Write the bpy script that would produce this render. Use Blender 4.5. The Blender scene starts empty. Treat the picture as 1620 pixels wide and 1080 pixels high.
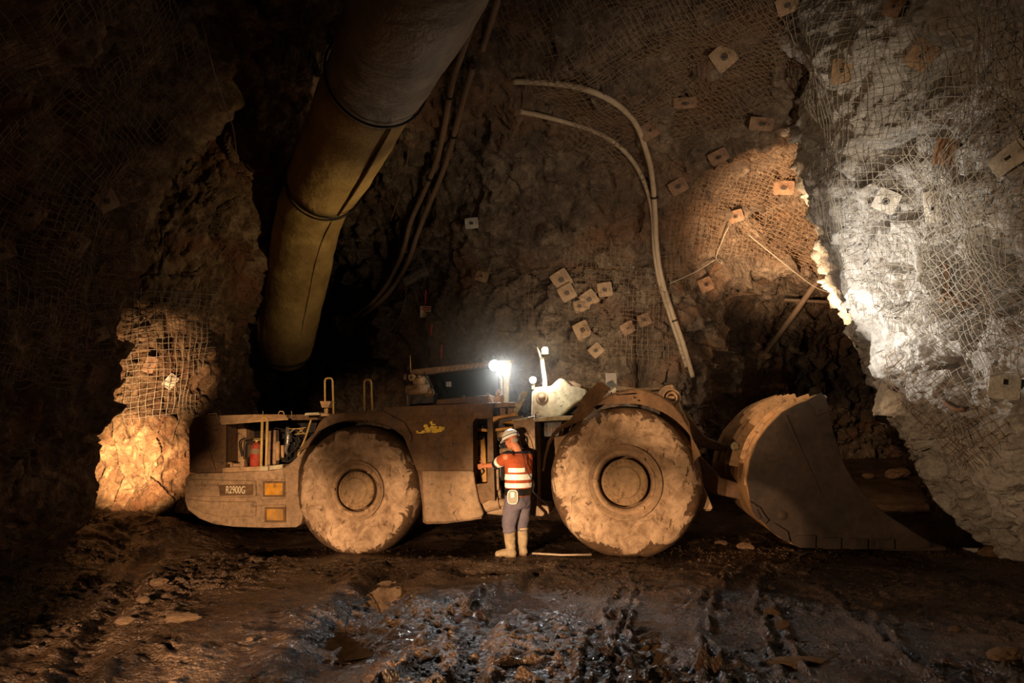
import bpy, bmesh, math, random
import numpy as np
from mathutils import Vector, Matrix
from mathutils.bvhtree import BVHTree
C = bpy.context.scene.collection
R = math.radians
random.seed(7)

# ------------------------------------------------------------------ camera
CAM = np.array([0.0, 0.0, 1.63]); PITCH = R(7.9); FPX = 1080.0
cam = bpy.data.objects.new('camera', bpy.data.cameras.new('camera'))
C.objects.link(cam); cam.location = CAM; cam.rotation_euler = (R(90) + PITCH, 0, 0)
cam.data.sensor_width = 36; cam.data.lens = 24; cam.data.clip_end = 200
bpy.context.scene.camera = cam

# ------------------------------------------------------------------ view, world
sc = bpy.context.scene
sc.view_settings.view_transform = 'Standard'; sc.view_settings.look = 'None'
sc.view_settings.gamma = 1; sc.view_settings.use_curve_mapping = False
sc.view_settings.exposure = 0.0
w = bpy.data.worlds.new('world'); sc.world = w; w.use_nodes = True
w.node_tree.nodes['Background'].inputs[0].default_value = (0.9, 0.6, 0.5, 1)
w.node_tree.nodes['Background'].inputs[1].default_value = 0.0032

# ------------------------------------------------------------------ lights
WARM = (1.0, 0.64, 0.36); WARM2 = (1.0, 0.52, 0.22); COOL = (0.93, 0.97, 1.0)
def spot(name, loc, target, power, angle, blend=0.5, col=WARM, radius=0.05):
    l = bpy.data.lights.new(name, 'SPOT'); l.energy = power; l.color = col
    l.spot_size = R(angle); l.spot_blend = blend; l.shadow_soft_size = radius
    o = bpy.data.objects.new(name, l); C.objects.link(o); o.location = loc
    o.rotation_euler = (Vector(target) - Vector(loc)).to_track_quat('-Z', 'Y').to_euler()
    return o
def point(name, loc, power, col=COOL, radius=0.05):
    l = bpy.data.lights.new(name, 'POINT'); l.energy = power; l.color = col; l.shadow_soft_size = radius
    o = bpy.data.objects.new(name, l); C.objects.link(o); o.location = loc
    return o
# unseen spots added to light each area, standing in for crew lamps
spot('added_spot_rear', (-3.0, 1.4, 0.8), (-3.7, 10.0, 0.15), 4200, 21, 0.8)
spot('added_spot_tyre', (-2.8, 1.4, 0.7), (-1.6, 9.8, -0.05), 3600, 20, 0.85)
spot('added_spot_middle', (-2.4, 1.2, 0.7), (0.10, 9.6, 0.65), 6200, 16, 0.9, (1.0, 0.68, 0.40))
spot('added_spot_front', (-2.2, 1.2, 0.6), (1.9, 9.6, -0.35), 3600, 21, 0.85)
spot('added_spot_wall', (-4.85, 8.8, 0.9), (-6.12, 11.25, 1.2), 4200, 37, 1.0, (1.0, 0.60, 0.28), 0.02)  # added inside the view without a fitting, brightens the left wall
spot('added_spot_wall_mesh', (-4.8, 8.8, 1.0), (-6.1, 11.5, 2.7), 1500, 38, 1.0, (1.0, 0.60, 0.30), 0.02)
spot('added_spot_hood', (-3.5, 3.7, 3.1), (-3.6, 10.2, 2.15), 1700, 20, 1.0, (1.0, 0.66, 0.38), 0.03)  # added to brighten the hood flap
spot('added_spot_bucket', (-4.2, 6.2, 3.6), (3.5, 10.0, 1.9), 3000, 14, 0.8, (1.0, 0.66, 0.38), 0.02)
spot('added_spot_heel', (-2.4, 3.0, 0.6), (3.05, 9.3, 0.35), 1500, 10, 0.25)
spot('added_spot_ground', (-3.6, 1.4, 1.2), (1.6, 6.8, 0.0), 1500, 95, 1.0)
spot('added_spot_roof', (3.6, 10.4, 2.6), (6.1, 13.2, 5.8), 5200, 68, 1.0, (1.0, 0.66, 0.38), 0.03)
spot('added_spot_pillar', (1.7, 10.1, 2.5), (4.6, 8.6, 3.45), 1750, 56, 1.0, (1.0, 0.95, 0.87), 0.02)  # unseen source added for the bright pillar edge
spot('added_spot_pillar_front', (1.2, 7.6, 1.5), (4.5, 8.7, 3.6), 420, 44, 1.0, (1.0, 0.93, 0.84), 0.02)
spot('added_spot_drift', (4.2, 13.0, 2.9), (8.6, 17.5, 0.5), 900, 50, 0.8)
spot('added_spot_duct', (0.6, 9.3, 2.2), (-3.0, 11.6, 5.3), 420, 66, 1.0, (1.0, 0.72, 0.36), 0.04)
spot('added_spot_above', (3.4, 4.4, 1.8), (3.4, 11.5, 6.2), 900, 66, 1.0, (1.0, 0.84, 0.64), 0.03)
spot('added_spot_backwall', (1.6, 11.4, 2.6), (2.1, 14.2, 3.4), 330, 100, 1.0, (1.0, 0.80, 0.55), 0.03)

# ------------------------------------------------------------------ camera maths (photo frame -> world)
sp, cp = math.sin(PITCH), math.cos(PITCH)
def ray(px, py):
    x = px - 810.0; u = 540.0 - py
    return np.array([x, FPX*cp - u*sp, FPX*sp + u*cp])
def P(px, py, Y):
    d = ray(px, py); return CAM + d*(Y/d[1])
def G(px, py, z=0.0):
    d = ray(px, py); return CAM + d*((z - CAM[2])/d[2])

# ------------------------------------------------------------------ noise
def _h(ix, iy, iz, s):
    h = (ix.astype(np.int64)*374761393 + iy.astype(np.int64)*668265263 + iz.astype(np.int64)*2147483647 + s*974634777) & 0xffffffff
    h = ((h ^ (h >> 13))*1274126177) & 0xffffffff
    h = ((h ^ (h >> 16))*2246822519) & 0xffffffff
    return ((h ^ (h >> 15)) & 0xffffff)/float(0xffffff)
def vnoise(p, s=0):
    f = np.floor(p); t = p - f; t = t*t*t*(t*(t*6-15)+10); f = f.astype(np.int64); r = 0
    for a in (0, 1):
        for b in (0, 1):
            for c in (0, 1):
                wgt = (t[:, 0] if a else 1-t[:, 0])*(t[:, 1] if b else 1-t[:, 1])*(t[:, 2] if c else 1-t[:, 2])
                r = r + wgt*_h(f[:, 0]+a, f[:, 1]+b, f[:, 2]+c, s)
    return r*2-1
def fbm(p, scale, octv=4, s=0, gain=0.5):
    r = 0; a = 1; q = p/scale
    for i in range(octv):
        r = r + a*vnoise(q + 17.3*i, s+i); q = q*2.03; a *= gain
    return r
def ridged(p, scale, octv=4, s=0):
    r = 0; a = 1; q = p/scale
    for i in range(octv):
        r = r + a*(1-np.abs(vnoise(q+9.1*i, s+i))*2); q = q*2.1; a *= 0.5
    return r
def facets(p, scale, s=0, tilt=1.0):
    q = p/scale; f = np.floor(q).astype(np.int64)
    best = np.full(len(p), 1e9); val = np.zeros(len(p))
    for a in (-1, 0, 1):
        for b in (-1, 0, 1):
            for c in (-1, 0, 1):
                ix, iy, iz = f[:, 0]+a, f[:, 1]+b, f[:, 2]+c
                o = np.stack([ix+_h(ix, iy, iz, s), iy+_h(ix, iy, iz, s+1), iz+_h(ix, iy, iz, s+2)], 1)
                d = q-o; dd = (d*d).sum(1); m = dd < best
                g = np.stack([_h(ix, iy, iz, s+3), _h(ix, iy, iz, s+4), _h(ix, iy, iz, s+5)], 1)*2-1
                v = (_h(ix, iy, iz, s+6)-0.5) + tilt*(d*g).sum(1)
                val = np.where(m, v, val); best = np.where(m, dd, best)
    return val

# ------------------------------------------------------------------ materials
def srgb(r, g, b):
    return tuple((c/255.0)**2.2 for c in (r, g, b)) + (1,)
class NT:
    def __init__(s, name):
        s.m = bpy.data.materials.new(name); s.m.use_nodes = True; s.t = s.m.node_tree; s.t.nodes.clear()
        s.out = s.n('ShaderNodeOutputMaterial'); s.b = s.n('ShaderNodeBsdfPrincipled')
        s.l(s.b.outputs[0], s.out.inputs[0]); s.co = s.n('ShaderNodeTexCoord').outputs['Object']
    def n(s, k, **kw):
        x = s.t.nodes.new(k)
        for a, v in kw.items(): setattr(x, a, v)
        return x
    def l(s, a, b): s.t.links.new(a, b)
    def noise(s, scale, det=6, rough=0.6, dist=0.0, vec=None):
        x = s.n('ShaderNodeTexNoise'); x.inputs['Scale'].default_value = scale; x.inputs['Detail'].default_value = det
        x.inputs['Roughness'].default_value = rough; x.inputs['Distortion'].default_value = dist
        s.l(vec or s.co, x.inputs['Vector']); return x.outputs['Fac']
    def stretch(s, sx, sy, sz, rot=(0, 0, 0)):
        m = s.n('ShaderNodeMapping'); m.inputs['Scale'].default_value = (sx, sy, sz); m.inputs['Rotation'].default_value = rot
        s.l(s.co, m.inputs['Vector']); return m.outputs[0]
    def ramp(s, fac, stops):
        r = s.n('ShaderNodeValToRGB'); e = r.color_ramp.elements
        e[0].position, e[0].color = stops[0]; e[1].position, e[1].color = stops[-1]
        for p, c in stops[1:-1]: k = e.new(p); k.color = c
        s.l(fac, r.inputs[0]); return r.outputs[0]
    def mix(s, fac, a, b, mode='MIX'):
        m = s.n('ShaderNodeMix', data_type='RGBA', blend_type=mode)
        for i, v in ((0, fac), (6, a), (7, b)):
            if hasattr(v, 'is_output'): s.l(v, m.inputs[i])
            else: m.inputs[i].default_value = v
        return m.outputs[2]
    def math(s, op, a, b=0.0):
        m = s.n('ShaderNodeMath', operation=op)
        for i, v in ((0, a), (1, b)):
            if hasattr(v, 'is_output'): s.l(v, m.inputs[i])
            else: m.inputs[i].default_value = v
        return m.outputs[0]
    def bump(s, h, dist=0.02, strength=1.0, nrm=None):
        b = s.n('ShaderNodeBump'); b.inputs['Distance'].default_value = dist; b.inputs['Strength'].default_value = strength
        s.l(h, b.inputs['Height'])
        if nrm: s.l(nrm, b.inputs['Normal'])
        return b.outputs[0]
    def fin(s, col=None, rough=None, nrm=None, metal=0.0, spec=0.4):
        for k, v in (('Base Color', col), ('Roughness', rough), ('Normal', nrm), ('Metallic', metal), ('Specular IOR Level', spec)):
            if v is None: continue
            if hasattr(v, 'is_output'): s.l(v, s.b.inputs[k])
            else: s.b.inputs[k].default_value = v
        return s.m
g = lambda v: (v, v, v, 1)
def mat_rock(name, dark, mid, light, tint, bump=0.05, rough=0.85, wet=0.0, fine=1.0):
    t = NT(name)
    n1 = t.noise(0.9, 8, 0.65, 0.6); n2 = t.noise(5.0, 8, 0.7, 0.3); n3 = t.noise(28*fine, 6, 0.7)
    c = t.ramp(t.math('ADD', t.math('MULTIPLY', n1, 0.5), t.math('MULTIPLY', n2, 0.5)), [(0.34, dark), (0.5, mid), (0.66, light)])
    c = t.mix(t.ramp(t.noise(0.55, 5, 0.6, 1.2), [(0.5, g(0)), (0.68, g(0.75))]), c, tint)
    c = t.mix(0.55, c, t.ramp(n3, [(0.3, g(0.25)), (0.7, g(1.0))]), 'MULTIPLY')
    v = t.n('ShaderNodeTexVoronoi', feature='F1'); v.inputs['Scale'].default_value = 9.0*fine
    dn = t.n('ShaderNodeVectorMath', operation='ADD'); t.l(t.co, dn.inputs[0])
    nn = t.n('ShaderNodeTexNoise'); nn.inputs['Scale'].default_value = 3.0; nn.inputs['Detail'].default_value = 4; t.l(t.co, nn.inputs['Vector'])
    sm = t.n('ShaderNodeVectorMath', operation='SCALE'); sm.inputs['Scale'].default_value = 0.5; t.l(nn.outputs['Color'], sm.inputs[0]); t.l(sm.outputs[0], dn.inputs[1])
    t.l(dn.outputs[0], v.inputs['Vector'])
    h = t.math('ADD', t.math('MULTIPLY', n2, 0.9), t.math('ADD', t.math('MULTIPLY', n3, 0.35), t.math('MULTIPLY', v.outputs['Distance'], 0.45)))
    return t.fin(c, rough if not wet else t.ramp(n2, [(0.4, g(rough)), (0.6, g(rough-wet))]), t.bump(h, bump), spec=0.3)
def mat_dirty(name, base, mud, grime=(0.035, 0.024, 0.016, 1), cover=0.5, rough=0.7, bump=0.012, metal=0.0, streak=True, spec=0.35):
    """painted steel under dried mud: soft mud film, run-down streaks and darker oily patches"""
    t = NT(name)
    n1 = t.noise(2.2, 8, 0.62, 0.4); n2 = t.noise(14, 6, 0.65)
    lo = 0.62-cover*0.4
    c = t.mix(t.ramp(n1, [(max(lo-0.12, 0.0), g(0)), (lo+0.06, g(1))]), base, mud)
    if streak:
        st = t.noise(3.0, 5, 0.6, 0.2, t.stretch(2.6, 2.6, 0.28))
        c = t.mix(t.ramp(st, [(0.54, g(0)), (0.8, g(0.35))]), c, grime)
    c = t.mix(0.6, c, t.ramp(n2, [(0.3, g(0.35)), (0.62, g(1))]), 'MULTIPLY')
    c = t.mix(0.7, c, t.ramp(t.noise(1.3, 5, 0.6, 0.8), [(0.36, g(0.5)), (0.6, g(1))]), 'MULTIPLY')
    c = t.mix(t.ramp(t.noise(5.5, 7, 0.7, 1.0), [(0.57, g(0)), (0.66, g(0.75))]), c, grime)
    return t.fin(c, t.ramp(n1, [(0.35, g(rough-0.15)), (0.6, g(rough+0.15))]), t.bump(t.math('ADD', n1, t.math('MULTIPLY', n2, 0.4)), bump), metal, spec)
def mat_plain(name, col, rough=0.6, metal=0.0, var=0.3, scale=12, bump=0.0, spec=0.4):
    t = NT(name); n = t.noise(scale, 5, 0.6)
    c = t.mix(var, col, t.ramp(n, [(0.3, g(0.2)), (0.7, g(1.0))]), 'MULTIPLY')
    return t.fin(c, rough, t.bump(n, bump) if bump else None, metal, spec)
def mat_emit(name, col, strength):
    t = NT(name); n = t.noise(3, 1)
    t.b.inputs['Emission Color'].default_value = col; t.b.inputs['Emission Strength'].default_value = strength
    return t.fin(col, 0.3)
MUD = srgb(168, 136, 104)
M = {}
M['rock'] = mat_rock('back_wall_rock', srgb(62, 50, 42), srgb(112, 94, 78), srgb(168, 146, 122), srgb(136, 98, 70), 0.09)
M['rock_left'] = mat_rock('left_wall_rock', srgb(60, 46, 36), srgb(112, 88, 66), srgb(178, 150, 118), srgb(120, 70, 44), 0.08)
M['shotcrete'] = mat_rock('pillar_rock', srgb(120, 114, 106), srgb(180, 173, 164), srgb(222, 216, 206), srgb(160, 150, 138), 0.05)
M['paint'] = mat_dirty('muddy_yellow_paint', srgb(176, 128, 62), MUD, cover=0.75)
M['paint_dark'] = mat_dirty('brown_grimy_steel', srgb(92, 66, 44), srgb(122, 92, 64), cover=0.5)
M['paint_yellow'] = mat_dirty('yellow_paint', srgb(232, 158, 30), srgb(190, 140, 70), cover=0.15, rough=0.45, streak=False)
M['paint_light'] = mat_dirty('pale_cream_steel', srgb(206, 196, 160), srgb(190, 170, 138), cover=0.3, streak=True)
M['orange_paint'] = mat_dirty('orange_mud_paint', srgb(206, 158, 106), srgb(196, 156, 114), cover=0.5, streak=True)
M['bucket_side'] = mat_dirty('worn_dark_bucket_steel', srgb(58, 50, 44), srgb(74, 60, 50), cover=0.4, rough=0.62)
M['black'] = mat_plain('black_rubber', srgb(30, 26, 24), 0.6)
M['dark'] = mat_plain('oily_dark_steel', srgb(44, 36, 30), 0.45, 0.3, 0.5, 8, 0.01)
M['steel'] = mat_plain('bare_steel', srgb(176, 168, 156), 0.35, 0.7, 0.3)
M['white'] = mat_plain('off_white_paint', srgb(226, 220, 206), 0.5, 0, 0.15, 6)
M['rail'] = mat_plain('yellow_handrail_paint', srgb(206, 168, 98), 0.45, 0.0, 0.3)
M['rust'] = mat_dirty('rusted_plate_steel', srgb(112, 76, 54), srgb(142, 110, 84), cover=0.4, bump=0.004)
M['plate_pale'] = mat_dirty('pale_dusty_plate', srgb(176, 168, 154), srgb(196, 188, 174), srgb(110, 92, 74), cover=0.6, bump=0.003)
M['plate_tan'] = mat_dirty('tan_dusty_plate', srgb(134, 100, 72), srgb(158, 128, 98), cover=0.5, bump=0.004)
M['wire'] = mat_plain('galvanised_wire', srgb(150, 140, 124), 0.65, 0.1, 0.3)
M['wire_rusty'] = mat_plain('rusty_wire', srgb(132, 104, 78), 0.75, 0.0, 0.4)
M['glass'] = mat_plain('dark_cab_glass', srgb(16, 24, 24), 0.12, 0, 0.1, spec=0.6)
M['red'] = mat_plain('red_paint', srgb(190, 34, 24), 0.5, 0, 0.35, 20)
M['water'] = mat_plain('muddy_water', srgb(26, 18, 12), 0.03, 0, 0.1, 3, spec=0.7)
M['lamp_glass'] = mat_emit('lit_lamp_glass', (0.93, 1.0, 0.97, 1), 90)
M['beacon'] = mat_emit('lit_beacon_glass', (1.0, 0.72, 0.42, 1), 60)

# ------------------------------------------------------------------ mesh builder
def link(name, me, mat=None, parent=None):
    o = bpy.data.objects.new(name, me); C.objects.link(o)
    if mat is not None: me.materials.append(mat)
    if parent is not None: o.parent = parent
    return o
def tag(o, label=None, cat=None, group=None, kind=None):
    for k, v in (('label', label), ('category', cat), ('group', group), ('kind', kind)):
        if v: o[k] = v
    return o
class MB:
    def __init__(s): s.v = []; s.f = []; s.smooth = []
    def add(s, v, f, sm=False):
        n = len(s.v); s.v += [tuple(float(c) for c in x) for x in v]; s.f += [tuple(i+n for i in q) for q in f]; s.smooth += [sm]*len(f)
    def box(s, x0, x1, y0, y1, z0, z1):
        s.add([(x0,y0,z0),(x1,y0,z0),(x1,y1,z0),(x0,y1,z0),(x0,y0,z1),(x1,y0,z1),(x1,y1,z1),(x0,y1,z1)],
              [(0,3,2,1),(4,5,6,7),(0,1,5,4),(1,2,6,5),(2,3,7,6),(3,0,4,7)])
    def prism(s, poly, b0, b1):
        """poly in the (a, z) side plane, extruded across the machine from b0 to b1"""
        a = sum(poly[i][0]*poly[(i+1) % len(poly)][1]-poly[(i+1) % len(poly)][0]*poly[i][1] for i in range(len(poly)))
        if a < 0: poly = poly[::-1]
        n = len(poly)
        s.add([(p[0], b0, p[1]) for p in poly]+[(p[0], b1, p[1]) for p in poly],
              [tuple(range(n)), tuple(range(2*n-1, n-1, -1))]+[((i+1) % n, i, n+i, n+(i+1) % n) for i in range(n)])
    def tube(s, pts, r, seg=8, cap=True, flat=None):
        pts = [Vector(p) for p in pts]; n = len(pts)
        rr = r if isinstance(r, (list, tuple)) else [r]*n
        up = Vector((0, 0, 1)); vs = []; prev = None
        for i, p in enumerate(pts):
            t = (pts[min(i+1, n-1)]-pts[max(i-1, 0)])
            t = t.normalized() if t.length > 1e-9 else Vector((0, 0, 1))
            if prev is None:
                x = t.cross(up) if abs(t.dot(up)) < 0.95 else t.cross(Vector((1, 0, 0)))
            else: x = prev - t*prev.dot(t)
            x.normalize(); prev = x; y = t.cross(x)
            for k in range(seg):
                an = 2*math.pi*k/seg
                vs.append(p+(x*math.cos(an)+y*math.sin(an))*rr[i])
        fs = [(i*seg+k, i*seg+(k+1) % seg, (i+1)*seg+(k+1) % seg, (i+1)*seg+k) for i in range(n-1) for k in range(seg)]
        s.add(vs, fs, True)
        if cap:
            m = len(s.v)-len(vs)
            s.f += [tuple(m+k for k in range(seg))[::-1], tuple(m+(n-1)*seg+k for k in range(seg))]; s.smooth += [False, False]
    def lathe(s, prof, c=(0, 0, 0), seg=64, axis='y', sm=True):
        vs = []
        for k in range(seg):
            an = 2*math.pi*k/seg; co, si = math.cos(an), math.sin(an)
            for r, b in prof:
                q = {'y': (r*co, b, r*si), 'z': (r*co, r*si, b), 'x': (b, r*co, r*si)}[axis]
                vs.append((c[0]+q[0], c[1]+q[1], c[2]+q[2]))
        n = len(prof)
        s.add(vs, [(k*n+i, k*n+i+1, ((k+1) % seg)*n+i+1, ((k+1) % seg)*n+i) for k in range(seg) for i in range(n-1)], sm)
    def ball(s, c, r, seg=14, rings=9, sc=(1, 1, 1), rot=None):
        vs = []; fs = []
        for i in range(rings+1):
            th = math.pi*i/rings
            for k in range(seg):
                an = 2*math.pi*k/seg
                v = Vector((r*sc[0]*math.sin(th)*math.cos(an), r*sc[1]*math.sin(th)*math.sin(an), r*sc[2]*math.cos(th)))
                if rot is not None: v = rot @ v
                vs.append(v+Vector(c))
        fs = [(i*seg+k, (i+1)*seg+k, (i+1)*seg+(k+1) % seg, i*seg+(k+1) % seg) for i in range(rings) for k in range(seg)]
        s.add(vs, fs, True)
    def build(s, name, mat=None, parent=None, bevel=0.0, seg=2, frame=None, world=False):
        me = bpy.data.meshes.new(name); me.from_pydata(s.v, [], s.f)
        me.polygons.foreach_set('use_smooth', [bool(x) for x in s.smooth]); me.validate(); me.update()
        bm = bmesh.new(); bm.from_mesh(me); bmesh.ops.remove_doubles(bm, verts=bm.verts, dist=1e-5)
        bmesh.ops.recalc_face_normals(bm, faces=bm.faces); bm.to_mesh(me); bm.free()
        o = link(name, me, mat, parent)
        if bevel:
            b = o.modifiers.new('bevel', 'BEVEL'); b.width = bevel; b.segments = seg; b.limit_method = 'ANGLE'; b.angle_limit = R(35); b.harden_normals = False
        return o
def loose(mb):
    """split a builder into one builder per connected piece"""
    par = list(range(len(mb.v)))
    def find(i):
        while par[i] != i: par[i] = par[par[i]]; i = par[i]
        return i
    for f in mb.f:
        r0 = find(f[0])
        for q in f[1:]:
            r1 = find(q)
            if r1 != r0: par[r1] = r0
    groups = {}
    for f, sm in zip(mb.f, mb.smooth): groups.setdefault(find(f[0]), []).append((f, sm))
    out = []
    for fs in groups.values():
        ids = sorted({i for f, _ in fs for i in f}); mp = {i: k for k, i in enumerate(ids)}
        m = MB(); m.v = [mb.v[i] for i in ids]; m.f = [tuple(mp[i] for i in f) for f, _ in fs]; m.smooth = [x for _, x in fs]; out.append(m)
    return out
def catmull(pts, per=8):
    pts = [np.array(p, float) for p in pts]; q = [2*pts[0]-pts[1]]+pts+[2*pts[-1]-pts[-2]]; out = []
    for i in range(1, len(q)-2):
        for k in range(per):
            t = k/per; a, b, c, d = q[i-1:i+3]
            out.append(0.5*((2*b)+(-a+c)*t+(2*a-5*b+4*c-d)*t*t+(-a+3*b-3*c+d)*t**3))
    out.append(pts[-1]); return out

# ================================================================== THE CAVERN
def cr_matrix(n_ctrl, n_out):
    """Catmull-Rom resampling matrix"""
    W = np.zeros((n_out, n_ctrl))
    for j in range(n_out):
        u = j/(n_out-1)*(n_ctrl-1); i = min(int(u), n_ctrl-2); t = u-i
        ws = 0.5*np.array([-t+2*t*t-t**3, 2-5*t*t+3*t**3, t+4*t*t-3*t**3, -t*t+t**3])
        for k, wv in zip((i-1, i, i+1, i+2), ws):
            if k < 0: W[j, 0] += 2*wv; W[j, 1] -= wv
            elif k >= n_ctrl: W[j, n_ctrl-1] += 2*wv; W[j, n_ctrl-2] -= wv
            else: W[j, k] += wv
    return W
def grid_normals(g3, room):
    du = np.gradient(g3, axis=1); dv = np.gradient(g3, axis=0)
    n = np.cross(du, dv); n /= np.linalg.norm(n, axis=2, keepdims=True)+1e-9
    if (n*(np.array(room)-g3)).sum() < 0: n = -n
    return n
def resample(net, ny, nx):
    net = np.array(net, float)
    return np.einsum('ai,bj,ijk->abk', cr_matrix(net.shape[0], ny), cr_matrix(net.shape[1], nx), net)
class Shell:
    def __init__(s, net, ny, nx, room, disp, soft):
        base = resample(net, ny, nx); n = grid_normals(base, room)
        s.base, s.n = base, n; p = base.reshape(-1, 3)
        s.soft = base + n*soft(p).reshape(ny, nx, 1)
        s.full = base + n*disp(p).reshape(ny, nx, 1)
        # lateral jitter breaks the grid
        j = np.stack([fbm(p, 0.35, 3, 51), fbm(p, 0.35, 3, 61), fbm(p, 0.35, 3, 71)], 1).reshape(ny, nx, 3)*0.05
        s.full = s.full + j
        s.sn = grid_normals(s.soft, room)
        s.ny, s.nx = ny, nx
    def mesh(s, name, mat, r0=0, r1=None, smooth=True):
        r1 = r1 or s.ny; gsub = s.full[r0:r1]; ny, nx = gsub.shape[:2]
        v = gsub.reshape(-1, 3); i = np.arange(ny*nx).reshape(ny, nx)
        f = np.stack([i[:-1, :-1], i[:-1, 1:], i[1:, 1:], i[1:, :-1]], 2).reshape(-1, 4)
        me = bpy.data.meshes.new(name); me.vertices.add(len(v)); me.vertices.foreach_set('co', v.ravel())
        me.loops.add(len(f)*4); me.loops.foreach_set('vertex_index', f.ravel())
        me.polygons.add(len(f)); me.polygons.foreach_set('loop_start', np.arange(0, len(f)*4, 4)); me.polygons.foreach_set('loop_total', np.full(len(f), 4))
        me.update(); me.validate()
        me.polygons.foreach_set('use_smooth', np.full(len(f), smooth)); me.update()
        o = link(name, me, mat); o['kind'] = 'structure'; return o
    def at(s, u, v, which='soft'):
        """bilinear lookup; u across, v down, arrays in 0..1"""
        A = s.soft if which == 'soft' else s.full
        x = np.clip(u, 0, 1)*(s.nx-1.001); y = np.clip(v, 0, 1)*(s.ny-1.001)
        i = np.floor(x).astype(int); j = np.floor(y).astype(int); fx = (x-i)[:, None]; fy = (y-j)[:, None]
        f = lambda B: (B[j, i]*(1-fx)*(1-fy)+B[j, i+1]*fx*(1-fy)+B[j+1, i]*(1-fx)*fy+B[j+1, i+1]*fx*fy)
        return f(A), f(s.sn)
SHELLS = []
# ---- back wall + roof: columns left to right, rows top (over the camera) to floor
cols = [150, 330, 440, 550, 650, 800, 950, 1080, 1180, 1290, 1400, 1520, 1750]
rows = {  # py : Y per column
 -2600: [2.0]*13,
 -900: [3.2]*13,
 -350: [5.6, 5.4, 5.4, 5.4, 5.4, 5.4, 5.4, 5.4, 5.6, 5.8, 5.8, 5.6, 5.6],
 -100: [7.8, 7.6, 7.4, 7.4, 7.4, 7.4, 7.4, 7.5, 7.7, 7.8, 7.7, 7.6, 7.5],
 60:  [10.5, 10.2, 10.0, 9.8, 9.6, 9.5, 9.4, 9.4, 9.4, 9.5, 9.5, 9.6, 9.5],
 180: [14, 13.6, 13, 12.4, 12.0, 11.6, 11.4, 11.2, 11.2, 11.2, 11.2, 11.4, 11.6],
 300: [18, 17.6, 17, 15.6, 14.4, 13.4, 13.2, 12.7, 12.8, 12.9, 12.8, 12.9, 13.0],
 410: [20, 19.6, 19, 17, 15.2, 14.4, 14.1, 13.8, 14.0, 14.2, 14.2, 14.2, 14.4],
 440: [20.5, 20, 19.6, 17.2, 15.4, 14.6, 14.2, 14.0, 14.8, 15.4, 15.4, 15.4, 15.6],
 480: [21, 20.5, 20, 17.4, 15.4, 14.7, 14.2, 14.2, 16.4, 18.2, 18.6, 18.6, 18.8],
 560: [21, 20.8, 20.2, 17.5, 15.5, 14.7, 14.3, 14.5, 17.6, 19.8, 20.2, 20.2, 20.4],
 640: [21, 21, 20.4, 17.6, 15.6, 14.8, 14.3, 14.6, 18.2, 20.6, 21, 21, 21],
 720: [21, 21, 20.4, 17.6, 15.6, 14.9, 14.4, 14.7, 18.4, 21, 21.5, 21.5, 21.5],
 790: [21, 21, 20.4, 17.6, 15.7, 15.0, 14.5, 14.8, 18.4, 21, 21.5, 21.5, 21.5],
}
net = [[P(px, py, Y) for px, Y in zip(cols, ys)] for py, ys in rows.items()]
for r_ in net:                      # near the camera the roof is a level vault, not a fan of view rays
    for c_ in r_: c_[2] = min(c_[2], 8.2)
net[0] = [np.array([(-16+2.6*i), -3.0, 8.0]) for i in range(13)]
net[1] = [np.array([(-13+2.1*i), 2.4, 8.1]) for i in range(13)]
def disp_back(p):
    low = 0.30*fbm(p, 2.6, 3, 3)
    d = low + 0.42*facets(p*np.array([1.0, 1.0, 0.75]), 0.9, 5, 0.7)*0.75 + 0.16*facets(p, 0.33, 9, 0.9) + 0.05*fbm(p, 0.16, 3, 13)
    # vertical cleft behind the machine and ragged ledge of the brow
    x, y, z = p.T
    d -= 0.65*np.exp(-((x-(2.55+0.12*(5.2-z)))/0.22)**2)*np.clip((6.0-z)/2, 0, 1)*(y > 10)
    d -= 0.30*np.exp(-((z-5.95-0.1*np.sin(x*3))/0.16)**2)*np.exp(-((x-6.2)/1.1)**2)
    return d
soft_back = lambda p: 0.30*fbm(p, 2.6, 3, 3) + 0.13*fbm(p, 0.9, 2, 29) + 0.12
back = Shell(net, 560, 620, (0, 6, 2.5), disp_back, soft_back)
split = int(560*7.0/13)
back.mesh('ceiling', M['rock'], 0, split+1)
back.mesh('wall_back', M['rock'], split, 560)

# ---- left wall
zs = [8.4, 6.6, 5.2, 3.8, 2.6, 1.6, 0.8, 0.2, -0.6]
lean = [3.0, 1.6, 0.75, 0.35, 0.22, 0.1, 0.0, -0.1, -0.15]
plan = [(-4.6, -3), (-4.7, 1), (-5.0, 4), (-5.5, 6.2), (-5.75, 8.0), (-5.95, 9.3), (-6.75, 10.0), (-6.75, 10.8), (-6.1, 11.15), (-5.6, 11.75), (-5.45, 12.7), (-6.0, 14.2), (-8.0, 16), (-12, 18)]
net = [[np.array([x+l_*(1.0 if i < 12 else 0.5), y+(0.25*l_ if i > 8 else 0), z]) for i, (x, y) in enumerate(plan)] for z, l_ in zip(zs, lean)]
def disp_left(p):
    q = p*np.array([1.0, 1.0, 0.55])
    d = 0.28*fbm(p, 2.0, 3, 23) + 0.45*facets(q, 0.8, 25, 0.8)*0.55 + 0.14*facets(q, 0.27, 28, 0.9) + 0.05*fbm(p, 0.12, 3, 33)
    return d*np.clip(0.45+(p[:, 2])*0.35, 0.4, 1)
soft_left = lambda p: 0.28*fbm(p, 2.0, 3, 23) + 0.10*fbm(p, 0.8, 2, 39) + 0.12
left = Shell(net, 300, 640, (0, 6, 2.5), disp_left, soft_left)
left.mesh('wall_left', M['rock_left'])

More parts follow.
